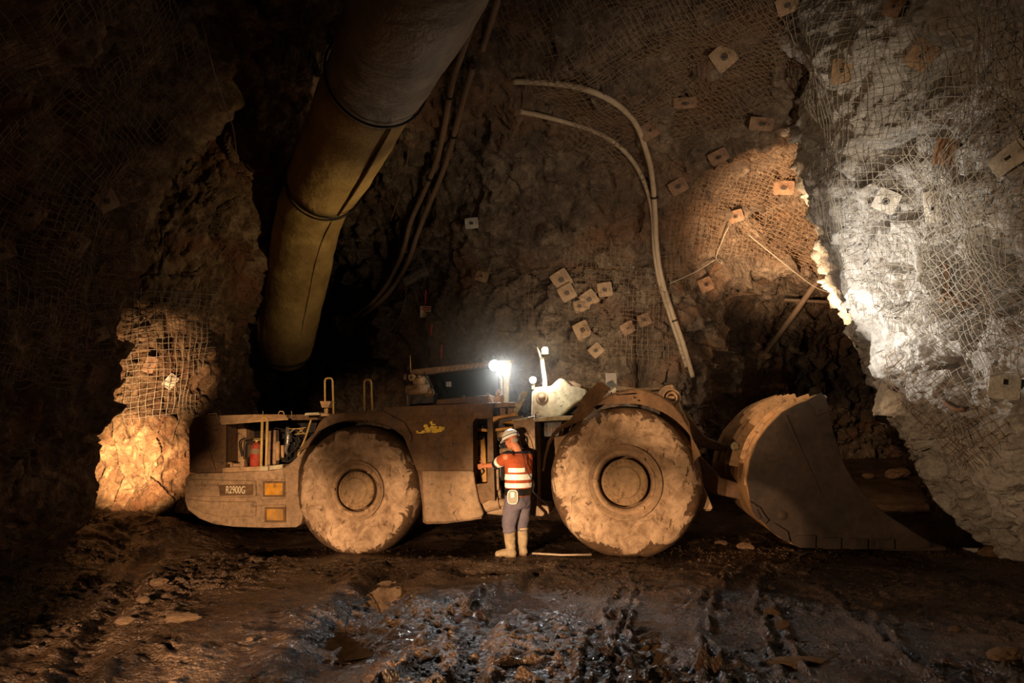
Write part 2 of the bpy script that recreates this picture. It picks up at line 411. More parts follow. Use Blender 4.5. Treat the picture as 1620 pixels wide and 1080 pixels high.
# ---- right pillar
zs = [8.6, 7.3, 6.1, 4.5, 3.0, 2.1, 1.5, 0.8, 0.1, -0.6]
edge = [4.05, 4.15, 4.22, 4.5, 4.92, 5.25, 5.45, 5.9, 6.3, 6.6]
def pil(e, z):
    k = np.clip((4.5-z)/4.5, 0, 1)*1.0
    return [(e+8.0, 16.5), (e+3.2, 14.5), (e+1.3, 12.0), (e+0.50, 10.0), (e+0.05, 8.9), (e, 8.5), (e+0.06, 8.0), (e+0.22, 7.3), (e+0.25, 6.5), (e+0.10, 5.6), (e-0.05+0.3*k, 4.2), (e-0.2+0.6*k, 2.0), (e-0.2+0.8*k, -3)]
net = [[np.array([x, y, z]) for x, y in pil(e, z)] for e, z in zip(edge, zs)]
PITS = []
def disp_right(p):
    d = 0.22*fbm(p, 1.3, 3, 43) + 0.22*facets(p, 0.7, 45, 0.8)*0.8 + 0.09*facets(p, 0.3, 48, 0.8) + 0.09*fbm(p, 0.24, 4, 53) - 0.10*np.clip(fbm(p, 0.33, 3, 58)-0.35, 0, 1)*3
    for (c, rad, dep) in PITS:
        q = p-c; q[:, 1] *= 0.8
        dd = np.linalg.norm(q*np.array([0.5, 1, 0.75]), axis=1)+0.10*fbm(p, 0.25, 2, 57)
        d -= dep*np.clip(1-(dd/rad)**3, 0, 1)
    return d
soft_right = lambda p: 0.22*fbm(p, 1.3, 3, 43) + 0.07*fbm(p, 0.5, 2, 59) + 0.09
def on_plane(px, py, x0=4.9):
    d = ray(px, py); return CAM + d*(x0/d[0])
for px, py, x0, rad, dep in ((1402, 248, 4.6, 0.20, 0.35), (1498, 445, 4.95, 0.24, 0.45), (1572, 435, 4.95, 0.26, 0.5), (1478, 640, 5.4, 0.14, 0.3), (1500, 655, 5.4, 0.1, 0.25), (1440, 110, 4.3, 0.22, 0.3), (1600, 630, 5.3, 0.2, 0.3)):
    PITS.append((on_plane(px, py, x0), rad*1.35, dep*1.6))
right = Shell(net, 420, 560, (0, 6, 2.5), disp_right, soft_right)
right.mesh('wall_right', M['shotcrete'])

# ---- floor
def seg_dist(x, y, pts):
    best = np.full(x.shape, 1e9)
    for (x0, y0), (x1, y1) in zip(pts[:-1], pts[1:]):
        dx, dy = x1-x0, y1-y0; t = np.clip(((x-x0)*dx+(y-y0)*dy)/(dx*dx+dy*dy), 0, 1)
        best = np.minimum(best, np.hypot(x-x0-t*dx, y-y0-t*dy))
    return best
def gp(*pp): return [tuple(c_[:2]) for c_ in catmull([G(*q) for q in pp], 6)]
TRACKS = [  # (line, half width, depth, ridge height)
 (gp((560, 1120), (640, 1052), (735, 965), (800, 925)), 0.045, 0.00, 0.07),
 (gp((915, 1150), (928, 1060), (950, 985), (990, 925)), 0.04, 0.03, 0.045),
 (gp((965, 1150), (975, 1060), (985, 990), (1012, 925)), 0.04, 0.03, 0.05),
 (gp((1145, 1120), (1122, 1030), (1112, 955), (1145, 915), (1195, 872)), 0.05, 0.0, 0.06),
 (gp((1260, 1070), (1222, 985), (1205, 940), (1225, 895)), 0.05, 0.02, 0.05),
 (gp((1500, 1080), (1400, 1010), (1340, 950), (1290, 915)), 0.06, 0.03, 0.05),
 (gp((90, 1120), (150, 1010), (205, 930), (245, 880)), 0.14, 0.05, 0.03),
 (gp((480, 1180), (545, 1040), (590, 950), (640, 900)), 0.30, 0.06, 0.04),
 (gp((700, 1180), (745, 1050), (800, 960), (860, 900)), 0.10, 0.03, 0.05),
]
TREADS = [  # herring-bone lug prints: line, half width
 (gp((1080, 1100), (1060, 1010), (1062, 950), (1090, 905), (1130, 870)), 0.32),
 (gp((180, 1120), (215, 1010), (260, 930), (300, 880)), 0.35),
 (gp((30, 1090), (80, 980), (140, 900), (180, 860)), 0.35),
]
def floor_h(p):
    x, y = p[:, 0], p[:, 1]; p3 = np.stack([x, y, np.zeros_like(x)], 1)
    z = 0.05*fbm(p3, 2.2, 2, 81) + 0.020*fbm(p3, 0.5, 3, 83)
    l1 = np.clip(ridged(p3, 0.30, 4, 85)-0.45, 0, 2)*0.030; l2 = fbm(p3, 0.07, 3, 88)*0.011
    rough = np.clip(0.75+0.9*fbm(p3, 1.2, 2, 91), 0.18, 1.5)
    z += (l1+l2)*rough + 0.030*np.maximum(facets(p3, 0.085, 95, 0.8), 0.1)*rough
    for pts, hw, dep, rid in TRACKS:
        d = seg_dist(x, y, pts); wv = np.clip(0.55+0.9*fbm(p3, 0.35, 3, 99), 0, 1.4); d = d+0.05*fbm(p3, 0.25, 3, 98)
        z += -dep*np.exp(-(d/hw)**4) + 1.1*rid*wv*np.exp(-((d-hw*1.4)/(hw*0.5+0.012))**2)
    for pts, hw in TREADS:
        d = seg_dist(x, y, pts); m = np.clip(1.2-(d/hw)**4, 0, 1)
        z += m*np.clip(0.6+fbm(p3, .5, 2, 96), 0, 1)*(0.028*np.sin((y*0.95+np.abs(d)*0.7)*2*math.pi/0.26+2.6*fbm(p3, 0.3, 3, 97)))
    # puddle hollows
    for (cx, cy, rx, ry, dep) in HOLLOWS:
        e = np.sqrt(((x-cx)/rx)**2+((y-cy)/ry)**2)+0.35*fbm(p3, 0.5, 3, 101)
        z -= dep*np.clip(1.25-e, 0, 1)
    # settle level under the wheels, the person and the bucket
    flat = np.exp(-(((x+2.4)/2.2)**2+((y-10.6)/1.0)**2)**2); z = z*(1-flat*0.85)-0.07*flat
    flat = np.exp(-(((x-1.6)/1.6)**2+((y-10.0)/1.1)**2)**2); z = z*(1-flat*0.8)
    flat = np.exp(-(((x-4.6)/2.2)**2+((y-9.6)/1.4)**2)**2); z = z*(1-flat*0.6)
    flat = np.exp(-(((x-0.05)/0.5)**2+((y-9.5)/0.5)**2)**2); z = z*(1-flat*0.8)
    # muck banked against the walls
    z += 0.75*np.clip(1-(x+6.9)/2.2, 0, 1)**2*np.clip((y-3)/4, 0, 1)*np.clip((13-y)/1.5, 0, 1)*(1+0.25*fbm(p3, 0.8, 3, 103))
    z += 0.25*np.exp(-(((x+5.4)/0.9)**2+((y-10.7)/0.9)**2))
    z += 0.35*np.clip((x-5.9)/0.9, 0, 1)*np.clip((9.5-y)/2, 0, 1)
    z += 0.95*np.clip((y-16.0)/5.0, 0, 1)**1.1*np.clip((x-2)/2, 0, 1)
    z += 0.5*np.clip((y-13.6)/1.0, 0, 1)*np.clip((4.5-x)/1.5, 0, 1)*np.clip((x+4)/2, 0, 1)
    return z
def hol(px, py, rx, ry, dep):
    c_ = G(px, py); return (c_[0], c_[1], rx, ry, dep)
HOLLOWS = [hol(405, 872, 0.75, 0.36, 0.10), hol(600, 940, 0.75, 1.0, 0.055), hol(1035, 1040, 0.22, 0.5, 0.05), hol(690, 900, 0.6, 0.3, 0.05), hol(520, 1010, 0.5, 0.5, 0.05), hol(810, 905, 0.5, 0.2, 0.05), hol(1230, 900, 0.3, 0.2, 0.04)]
def axis(a, b, fine_a, fine_b, df, dc):
    xs = [fine_a]; 
    while xs[-1] < fine_b: xs.append(xs[-1]+df)
    st = dc
    while xs[-1] < b: xs.append(xs[-1]+st)
    lo = [fine_a]
    while lo[0] > a: lo.insert(0, lo[0]-dc)
    return np.array(lo[:-1]+xs)
xs = axis(-13, 16, -6.6, 7.2, 0.022, 0.09)
ys = [1.5]
while ys[-1] < 23: ys.append(ys[-1]+(0.05 if ys[-1] < 4.2 else 0.018 if ys[-1] < 10.6 else 0.07))
ys = np.array([-4.0, -2.0, 0.0, 1.0]+ys)
gx, gy = np.meshgrid(xs, ys); pp = np.stack([gx.ravel(), gy.ravel()], 1)
hz = floor_h(pp)
fs_ = Shell.__new__(Shell); fs_.full = np.stack([pp[:, 0], pp[:, 1], hz], 1).reshape(gx.shape+(3,)); fs_.ny = gx.shape[0]; fs_.nx = gx.shape[1]
t = NT('wet_mud_floor')
n1 = t.noise(0.8, 6, 0.6, 0.5); n2 = t.noise(7, 8, 0.7); n3 = t.noise(60, 4, 0.7)
c = t.ramp(n1, [(0.35, srgb(46, 34, 25)), (0.52, srgb(76, 57, 41)), (0.68, srgb(104, 80, 58))])
c = t.mix(0.6, c, t.ramp(n3, [(0.3, g(0.35)), (0.7, g(1.0))]), 'MULTIPLY')
c = t.mix(t.ramp(t.noise(22, 3, 0.5), [(0.66, g(0)), (0.72, g(0.7))]), c, srgb(140, 116, 90))
rg = t.ramp(t.math('ADD', t.math('MULTIPLY', n1, 0.6), t.math('MULTIPLY', n2, 0.4)), [(0.42, g(0.15)), (0.60, g(0.6))])
vo = t.n('ShaderNodeTexVoronoi', feature='F1'); vo.inputs['Scale'].default_value = 38; t.l(t.co, vo.inputs['Vector'])
hh = t.math('ADD', t.math('MULTIPLY', n2, 0.9), t.math('ADD', t.math('MULTIPLY', n3, 0.5), t.math('MULTIPLY', vo.outputs['Distance'], -0.55)))
t.fin(c, rg, t.bump(hh, 0.04), spec=0.5)
M['floor'] = t.m
fs_.mesh('floor', M['floor'])
def floor_z(x, y): return float(floor_h(np.array([[x, y]]))[0])

# ---- standing water in the ruts
def puddle(px, py, rx, ry, label, lift=0.0):
    c_ = G(px, py); mb = MB(); vs = [(0, 0, 0)]; n = 48
    for k in range(n):
        a = 2*math.pi*k/n; r_ = 1+0.22*math.sin(3*a+px)+0.12*math.sin(5*a+py)+0.06*math.sin(9*a)
        vs.append((rx*r_*math.cos(a), ry*r_*math.sin(a), 0))
    mb.add(vs, [(0, 1+k, 1+(k+1) % n) for k in range(n)])
    z = min(floor_z(c_[0]+dx*rx*0.5, c_[1]+dy*ry*0.5) for dx in (-1, 0, 1) for dy in (-1, 0, 1))+0.022+lift
    o = mb.build('puddle', M['water']); o.location = (c_[0], c_[1], z)
    tag(o, label, 'puddle', kind='stuff')
puddle(405, 872, 0.62, 0.30, 'black puddle in the mud just left of the rear tyre')
puddle(600, 940, 0.62, 0.85, 'long brown puddle in the rut in front of the rear tyre')
puddle(1035, 1040, 0.2, 0.5, 'narrow puddle in the rut at the bottom edge, right of the glittering ruts')
puddle(695, 900, 0.45, 0.22, 'shallow puddle between the rear tyre and the worker')
puddle(520, 1010, 0.42, 0.42, 'still puddle in the dark ground below the rear wheel')
puddle(812, 903, 0.42, 0.15, 'small puddle right in front of the rubber boots')

# ---- ray hits on the rock, for everything bolted to it
dg = bpy.context.evaluated_depsgraph_get()
TREES = {n: BVHTree.FromObject(bpy.data.objects[n], dg) for n in ('wall_back', 'ceiling', 'wall_left', 'wall_right', 'floor')}
def hit(px, py, only=None):
    d = Vector(ray(px, py)).normalized(); best = None
    for n, tr in TREES.items():
        if only and n not in only: continue
        loc, nor, idx, dist = tr.ray_cast(Vector(CAM), d)
        if loc is not None and (best is None or dist < best[2]): best = (loc, nor if nor.dot(d) < 0 else -nor, dist)
    return best

# ================================================================== THE LOADER
ART = np.array([-0.10, 9.95, 0.0])                    # articulation joint, on the near side of the machine
class Frame:
    def __init__(s, yaw, O=ART):
        s.yaw = R(yaw); s.O = np.array(O, float)
        s.A = np.array([math.cos(s.yaw), -math.sin(s.yaw), 0]); s.B = np.array([math.sin(s.yaw), math.cos(s.yaw), 0])
    def L(s, px, py, b=0.0):
        """photo point -> (a, z) on the lengthwise plane lying b metres inboard"""
        d = ray(px, py); o = s.O+s.B*b; t = ((o-CAM) @ s.B)/(d @ s.B); p = CAM+d*t
        return (float((p-s.O) @ s.A), float(p[2]))
    def poly(s, pts, b=0.0): return [s.L(x, y, b) for x, y in pts]
    def p3(s, px, py, b): a, z = s.L(px, py, b); return (a, b, z)
    def place(s, o, root): o.location = Vector(s.O)-root.location; o.rotation_euler = (0, 0, -s.yaw)
RF, FF = Frame(8.0), Frame(11.0)
root = bpy.data.objects.new('mine_loader', None); C.objects.link(root); root.location = (-0.1, 11.3, 0)
tag(root, 'huge mud-caked underground loader with big tyres and a bucket, parked across the tunnel', 'mining loader')
def part(mb, name, mat, fr, bevel=0.0, label=None, parent=None, seg=2):
    o = mb.build(name, M[mat] if isinstance(mat, str) else mat, parent or root, bevel, seg)
    if parent is None: fr.place(o, root)
    if label: o['label'] = label
    return o
SEP = {'hose', 'hydraulic_hose', 'cab_post', 'bucket_rib', 'wear_block', 'bucket_crossbar', 'bucket_pin_boss', 'boom_arm', 'antenna', 'grab_handle', 'bay_rail', 'engine_block', 'counterweight_ledge', 'latch_block', 'hitch_bracket', 'deck_bracket', 'filter_canister', 'valve_cover', 'cover_rib', 'air_cleaner', 'wheel_nut', 'bay_bracket', 'arm_hose_clamp', 'front_frame_core', 'boom_stop', 'steering_cylinder', 'hitch_plate', 'lip_pin', 'pulley', 'side_bulkhead', 'body_handle', 'guard_plate', 'fender_bolt', 'front_step', 'access_panel'}
_part = part
def part(mb, name, mat, fr, bevel=0.0, label=None, parent=None, seg=2):
    if name not in SEP: return _part(mb, name, mat, fr, bevel, label, parent, seg)
    ps = loose(mb)
    for m in ps: o = _part(m, name, mat, fr, bevel, None if len(ps) > 1 else label, parent, seg)
    return o
L = RF.L; LP = RF.poly

# ---- wheels: a smooth-tread tyre with rim and planetary hub
def tyre_mat(name, Rr, dark, phase):
    t = NT(name)
    sx = t.n('ShaderNodeSeparateXYZ'); t.l(t.co, sx.inputs[0])
    rad = t.math('DIVIDE', t.math('SQRT', t.math('ADD', t.math('POWER', sx.outputs[0], 2.0), t.math('POWER', sx.outputs[2], 2.0))), Rr)
    off = t.n('ShaderNodeMapping'); off.inputs['Location'].default_value = (phase, 0, phase); t.l(t.co, off.inputs['Vector'])
    nz = t.noise(3.0, 8, 0.68, 0.9, off.outputs[0]); n2 = t.noise(22, 5, 0.6)
    # dried mud sits on the sidewall and breaks off in flakes towards the tread and lower down
    k = t.math('ADD', t.math('SUBTRACT', 1.0, rad), t.math('MULTIPLY', t.math('SUBTRACT', nz, 0.5), 0.75))
    mask = t.ramp(k, [(0.085, g(0)), (0.115, g(1))])
    mud = t.ramp(t.noise(5, 8, 0.7, 0.5), [(0.36, srgb(128, 101, 77)), (0.6, srgb(192, 160, 128))])
    edge = t.ramp(t.noise(9, 6, 0.7), [(0.35, dark), (0.65, srgb(106, 80, 58))])
    c = t.mix(mask, edge, mud)
    c = t.mix(t.ramp(t.noise(6.5, 4, 0.8, 1.6, t.stretch(1, 1, 0.5)), [(0.585, g(0)), (0.63, g(0.8))]), c, srgb(92, 68, 48))
    c = t.mix(0.3, c, t.ramp(n2, [(0.3, g(0.5)), (0.65, g(1))]), 'MULTIPLY')
    ht = t.math('ADD', t.math('MULTIPLY', mask, 0.5), t.math('MULTIPLY', n2, 0.25))
    return t.fin(c, 0.85, t.bump(ht, 0.02), spec=0.25)
def wheel(fr, px, py, ty, rimR, hubR, width, b0, name, label, dark, mi, far=False):
    a, z = fr.L(px, py, b0)
    if far: a, z = mi
    prof = [(rimR-0.03, 0.10), (rimR+0.005, 0.05), (rimR+0.03, 0.035), (rimR+0.10, 0.02), (ty*0.74, -0.012), (ty*0.84, 0.0), (ty*0.905, 0.035), (ty*0.925, 0.05), (ty*0.95, 0.085), (ty*0.985, 0.16), (ty*0.998, 0.26), (ty, width*0.5)]
    full = prof+[(r_, width-b_) for r_, b_ in prof[-2::-1]]
    # hull of revolution, flattened a little where it carries the weight, tread scarred
    mb = MB(); mb.lathe(full, seg=144)
    vv = np.array(mb.v); rr = np.hypot(vv[:, 0], vv[:, 2])
    nz = fbm(vv+a*3, 0.35, 3, 201)*0.008+fbm(vv+a, 0.08, 2, 205)*0.003
    k = (1+nz*np.clip((rr-rimR)/(ty-rimR), 0, 1)/0.9); vv[:, 0] *= k; vv[:, 2] *= k
    vv[:, 1] += fbm(vv+a*2, 0.22, 3, 207)*0.007*(rr > rimR+0.04)
    lim = -ty*0.975; vv[:, 2] = np.where(vv[:, 2] < lim, lim+(vv[:, 2]-lim)*0.25, vv[:, 2])
    mb.v = [tuple(q) for q in vv]
    o = mb.build(name, tyre_mat(name+'_mud', ty, dark, a*5), root)
    fr.place(o, root); o.location = o.location+Vector(fr.A*a)+Vector(fr.B*b0)+Vector((0, 0, z))
    if label: o['label'] = label
    if far: return o
    mb = MB(); q = rimR
    mb.lathe([(0.02, 0.42), (hubR+0.045, 0.42), (hubR+0.045, 0.10), (q*0.70, 0.085), (q*0.79, 0.045), (q*0.82, 0.045), (q*0.83, 0.062), (q*0.86, 0.058), (q*0.875, 0.03), (q*0.95, 0.022), (q*0.97, 0.0), (q*1.0, -0.008), (q*1.015, 0.01), (q*1.0, 0.05), (q*0.96, 0.12)], seg=96)
    for k in range(3):                                # rim flange cut-outs and lock
        an = 0.9+k*2.2; mb.box(q*0.80*math.cos(an)-0.03, q*0.80*math.cos(an)+0.03, 0.012, 0.05, q*0.80*math.sin(an)-0.02, q*0.80*math.sin(an)+0.02)
    rim = mb.build('rim', M['rim'], o)
    mb = MB(); h = hubR
    mb.lathe([(0.0, 0.0), (h*0.62, 0.0), (h*0.66, 0.006), (h*0.67, 0.025), (h*0.73, 0.028), (h*0.80, 0.045), (h*0.97, 0.05), (h, 0.065), (h, 0.20), (h*0.9, 0.42)], seg=64)
    hub = mb.build('hub', M['hub'], o)
    mb = MB()
    for k in range(28):
        an = 2*math.pi*k/28; c0 = (h*0.885*math.cos(an), 0.05, h*0.885*math.sin(an))
        mb.lathe([(0.0, -0.022), (0.013, -0.022), (0.013, 0.0)], c0, 6, sm=False)
    for an in (2.3, 5.2, 4.0): mb.lathe([(0.0, -0.02), (0.022, -0.02), (0.024, 0.004)], (h*0.45*math.cos(an), 0.004, h*0.45*math.sin(an)), 6, sm=False)
    for m in loose(mb): m.build('wheel_nut', M['hub'], o)
    return o
M['rim'] = mat_dirty('muddy_rim_steel', srgb(176, 146, 108), srgb(184, 150, 116), srgb(88, 62, 42), cover=0.7, bump=0.004)
M['hub'] = mat_dirty('muddy_hub_steel', srgb(196, 158, 104), srgb(178, 144, 108), srgb(92, 66, 42), cover=0.5, bump=0.004)
s_r = 10.1/1080
wheel(RF, 561, 776, 0.965, 0.43, 0.275, 0.72, 0.0, 'tyre', 'rear tyre, half lit, its dried mud flaking off at the bottom', srgb(74, 56, 42), None)
wheel(FF, 988, 763, 1.065, 0.51, 0.32, 0.78, 0.0, 'tyre', 'front tyre, larger in view, pale mud skirt along its lower half', srgb(78, 58, 42), None)
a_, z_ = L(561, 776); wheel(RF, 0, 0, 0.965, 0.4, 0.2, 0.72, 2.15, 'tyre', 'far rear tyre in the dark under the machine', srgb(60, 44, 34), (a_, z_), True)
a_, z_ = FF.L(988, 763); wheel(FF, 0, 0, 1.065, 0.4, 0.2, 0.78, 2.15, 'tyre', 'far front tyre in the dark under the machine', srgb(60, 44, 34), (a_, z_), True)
for fr, (px, py), b1 in ((RF, (561, 776), 2.2), (FF, (988, 763), 2.2)):
    a, z = fr.L(px, py); mb = MB(); mb.lathe([(0.0, 0.5), (0.2, 0.5), (0.24, 0.8), (0.17, 1.0), (0.20, 1.3), (0.32, 1.45), (0.20, 1.6), (0.17, 1.9), (0.2, 2.3), (0, 2.3)], (a, 0, z), 32)
    part(mb, 'axle', 'paint_dark', fr)

# ---- rear: counterweight, engine bay, hood
mb = MB()
mb.prism(LP([(293, 756), (292, 792), (297, 806), (315, 820), (338, 829), (368, 833), (420, 835), (468, 834), (476, 829), (479, 817), (474, 798), (471, 775), (472, 745), (478, 722), (488, 703), (480, 712), (462, 730), (450, 739), (430, 744), (360, 747), (300, 749)], 0.06), 0.06, 2.75)
cw = part(mb, 'counterweight', 'paint', RF, 0.035, 'rounded counterweight with dried mud', seg=3)
mb = MB()
mb.prism(LP([(297, 758), (404, 760), (405, 785), (391, 787), (297, 785)], 0.03), 0.025, 0.10)
mb.prism(LP([(296, 789), (330, 793), (404, 793), (404, 817), (350, 818), (322, 812), (296, 800)], 0.03), 0.03, 0.10)
mb.prism(LP([(410, 759), (450, 757), (452, 789), (411, 791)], 0.03), 0.035, 0.10)
mb.prism(LP([(411, 799), (451, 798), (452, 827), (411, 827)], 0.03), 0.035, 0.10)
part(mb, 'counterweight_ledge', 'paint', RF, 0.02, parent=cw)
for (x0, y0, x1, y1) in ((418, 764, 446, 783), (421, 805, 447, 823)):
    mb = MB(); mb.prism(LP([(x0, y0), (x1, y0), (x1, y1), (x0, y1)], 0.0), 0.012, 0.06)
    fr_ = MB(); fr_.prism(LP([(x0-4, y0-3), (x1+3, y0-3), (x1+3, y1+3), (x0-4, y1+3)], 0.0), 0.022, 0.05)
    part(fr_, 'pocket_frame', 'paint_dark', RF, 0.008, parent=cw)
    part(mb, 'pocket_cover', 'paint_yellow', RF, 0.006, 'square yellow cover', parent=cw)
mb = MB(); mb.prism(LP([(345, 767), (399, 766), (399, 783), (347, 784)], 0.0), 0.01, 0.05)
pl = part(mb, 'nameplate', 'paint_dark', RF, 0.004, 'dark plate lettered R2900G', parent=cw)
def text_mesh(s, size, name, mat, parent, loc, rot, extrude=0.003, sx=1.0, align='CENTER', label=None):
    cu = bpy.data.curves.new(name, 'FONT'); cu.body = s; cu.size = size; cu.extrude = extrude; cu.align_x = align; cu.align_y = 'CENTER'
    to = bpy.data.objects.new('tmp_text', cu); C.objects.link(to); bpy.context.view_layer.update()
    me = bpy.data.meshes.new_from_object(to.evaluated_get(bpy.context.evaluated_depsgraph_get())); bpy.data.objects.remove(to)
    o = link(name, me, mat, parent); o.location = loc; o.rotation_euler = rot; o.scale = (sx, 1, 1)
    if label: o['label'] = label
    return o
a, z = L(373, 775, 0.01)
text_mesh('R2900G', 0.155, 'lettering', mat_plain('worn_white_letters', srgb(232, 214, 176), 0.6, 0, 0.35, 40), cw, (a, 0.004, z), (R(90), 0, 0), 0.004, 0.62, label='white letters R2900G')
# rear quarter cover and hood
mb = MB()
mb.prism(LP([(298, 672), (303, 661), (317, 657), (343, 656), (352, 668), (357, 669), (357, 748), (299, 748)], 0.14), 0.14, 2.6)
part(mb, 'rear_cover', 'paint_dark', RF, 0.02, 'grimy brown rear quarter cover')
mb = MB(); mb.prism(LP([(320, 690), (323, 689), (340, 745), (336, 746)], 0.1), 0.115, 0.15); mb.prism(LP([(337, 672), (357, 672), (357, 746), (341, 746)], 0.12), 0.122, 0.16)
part(mb, 'cover_rib', 'paint_dark', RF, 0.006)
mb = MB()
for i in range(9): mb.prism(LP([(309+i*4.2, 765), (311+i*4.2, 765), (309+i*4.2, 769), (307+i*4.2, 769)], 0.0), 0.018, 0.035)
part(mb, 'hazard_stripe', 'rust', RF, parent=cw)
def slab(fr, near, far, bn, bf, th):
    """plate between two photo edges lying bn and bf metres inboard"""
    q = [fr.p3(near[0][0], near[0][1], bn), fr.p3(near[1][0], near[1][1], bn), fr.p3(far[1][0], far[1][1], bf), fr.p3(far[0][0], far[0][1], bf)]
    m = MB(); m.add(q+[(x, y, z-th) for x, y, z in q], [(3, 2, 1, 0), (4, 5, 6, 7), (0, 1, 5, 4), (1, 2, 6, 5), (2, 3, 7, 6), (3, 0, 4, 7)]); return m
hm = slab(RF, ((350, 670), (402, 666)), ((345, 657), (402, 655)), 0.10, 0.20, 0.02)
hm2 = slab(RF, ((402, 666), (456, 662)), ((402, 655), (450, 655)), 0.10, 0.20, 0.02); hm.add(hm2.v, hm2.f)
part(hm, 'hood_flap', 'orange_paint', RF, 0.004, 'pale hood flap catching the light')
mb = MB(); mb.prism(LP([(345, 657), (500, 655), (503, 664), (350, 666)], 0.5), 0.5, 2.6)
part(mb, 'hood', 'paint_dark', RF, 0.01)
mb = MB(); mb.prism(LP([(483, 653), (503, 652), (507, 656), (481, 657)], 0.3), 0.3, 0.55); part(mb, 'hood_latch', 'paint_light', RF, 0.004)
mb = MB()   # grab handle and antennas on the hood
for pts in ([(326, 661), (330, 655), (342, 654), (344, 659)], [(440, 655), (443, 650), (448, 651), (450, 656)]): mb.tube([RF.p3(x, y, 0.3) for x, y in pts], 0.008)
mb.tube([RF.p3(416, 668, 0.15), RF.p3(416, 650, 0.15)], 0.004); mb.tube([RF.p3(462, 660, 0.3), RF.p3(461, 650, 0.3)], 0.004)
part(mb, 'grab_handle', 'rail', RF)
# engine bay: back bulkhead and what shows in it
mb = MB(); mb.prism(LP([(357, 664), (503, 662), (494, 700), (470, 725), (450, 741), (357, 748)], 0.75), 0.75, 2.5)
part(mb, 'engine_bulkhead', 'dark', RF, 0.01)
mb = MB(); mb.prism(LP([(357, 672), (378, 672), (384, 668), (392, 680), (392, 735), (372, 740), (357, 745)], 0.55), 0.50, 0.8)
mb.prism(LP([(356, 740), (372, 738), (395, 738), (430, 736), (452, 734), (452, 740), (412, 747), (356, 749)], 0.2), 0.12, 0.75)
part(mb, 'side_bulkhead', 'orange_paint', RF, 0.01, 'tan bulkhead plate behind the red extinguisher')
mb = MB(); mb.prism(LP([(424, 682), (437, 680), (437, 736), (424, 738)], 0.4), 0.38, 0.5); part(mb, 'bay_column', 'paint', RF, 0.01)
mb = MB()
mb.tube([RF.p3(439, 728, .4), RF.p3(439, 698, .4)], [0.036, 0.036], 14); mb.tube([RF.p3(447, 724, .45), RF.p3(447, 704, .45)], 0.026, 12)
part(mb, 'filter_canister', 'orange_paint', RF)
mb = MB()
mb.tube([RF.p3(455, 676, .45), RF.p3(456, 690, .42), RF.p3(455, 700, .4), RF.p3(452, 712, .42), RF.p3(456, 720, .5)], [0.03, 0.036, 0.03, 0.026, 0.03], 12)
for y in (684, 694, 702): mb.tube([RF.p3(455.5, y, .41), RF.p3(455.5, y+1.6, .41)], 0.041, 14)
part(mb, 'turbo_pipe', 'steel', RF, label='bare metal pipe with clamps')
mb = MB()
for pts, r_ in (([(383, 722), (379, 705), (380, 697), (388, 693)], .012), ([(389, 742), (386, 720), (387, 700), (393, 696), (403, 695)], .011), ([(437, 690), (433, 684), (436, 677), (450, 680)], .010), ([(446, 730), (455, 722), (464, 712), (470, 706), (476, 695)], .014), ([(459, 712), (466, 704), (474, 707), (480, 702)], .011), ([(440, 720), (452, 730), (462, 727), (472, 720)], .013), ([(463, 690), (470, 699), (468, 712)], .010), ([(431, 690), (431, 705), (428, 722)], .01)):
    mb.tube(catmull([RF.p3(x, y, 0.4) for x, y in pts], 6), r_, 8)
part(mb, 'hose', 'black', RF, label='black engine hoses')
mb = MB()
for pts in ([(456, 678), (470, 678), (484, 676)], [(459, 684), (466, 678)], [(470, 686), (480, 678)], [(466, 687), (484, 685)], [(474, 678), (482, 687)]): mb.tube([RF.p3(x, y, .35) for x, y in pts], 0.008, 6)
part(mb, 'bay_bracket', 'rail', RF)
mb = MB()
for (x, y, w_, h_, b_) in ((470, 696, 8, 10, .6), (480, 690, 7, 8, .6), (462, 705, 10, 12, .55), (446, 712, 14, 10, .6), (450, 690, 9, 9, .65), (474, 712, 9, 8, .6), (412, 690, 16, 12, .65), (408, 716, 20, 14, .68), (398, 676, 10, 7, .6)):
    p0 = RF.L(x-w_/2, y+h_/2, b_); p1 = RF.L(x+w_/2, y-h_/2, b_); mb.box(p0[0], p1[0], b_, b_+.2, p0[1], p1[1])
part(mb, 'engine_block', 'dark', RF, 0.012)
mb = MB(); a, z = L(364, 736, .2)
mb.lathe([(0.028, -0.03), (0.052, -0.03), (0.056, 0.0), (0.052, 0.06), (0.028, 0.06)], (a, 0.2, z), 24); mb.box(a+0.04, a+0.22, 0.2, 0.25, z-0.035, z+0.03); mb.box(a+0.17, a+0.24, 0.18, 0.27, z-0.03, z+0.10)
part(mb, 'tow_eye', 'orange_paint', RF, 0.004)
mb = MB()
for x in (413.5, 421.5): mb.tube([RF.p3(x-0.4, 741, .12), RF.p3(x+1.5, 664, .12)], 0.021, 10)
mb.tube(catmull([RF.p3(415.0, 664, .12), RF.p3(416, 661.5, .12), RF.p3(420, 661, .12), RF.p3(423, 664, .12)], 5), 0.017, 10)
mb.tube(catmull([RF.p3(492, 664, .12), RF.p3(484, 690, .12), RF.p3(474, 714, .12), RF.p3(472, 721, .12), RF.p3(477, 722, .12), RF.p3(483, 712, .12)], 5), 0.015, 10)
part(mb, 'bay_rail', 'rail', RF)
mb = MB(); mb.prism(LP([(411, 738), (424, 736), (424, 744), (411, 745)], .08), .08, .14); mb.prism(LP([(427, 737), (447, 734), (447, 741), (427, 743)], .08), .08, .14)
part(mb, 'latch_block', 'paint_light', RF, 0.006)

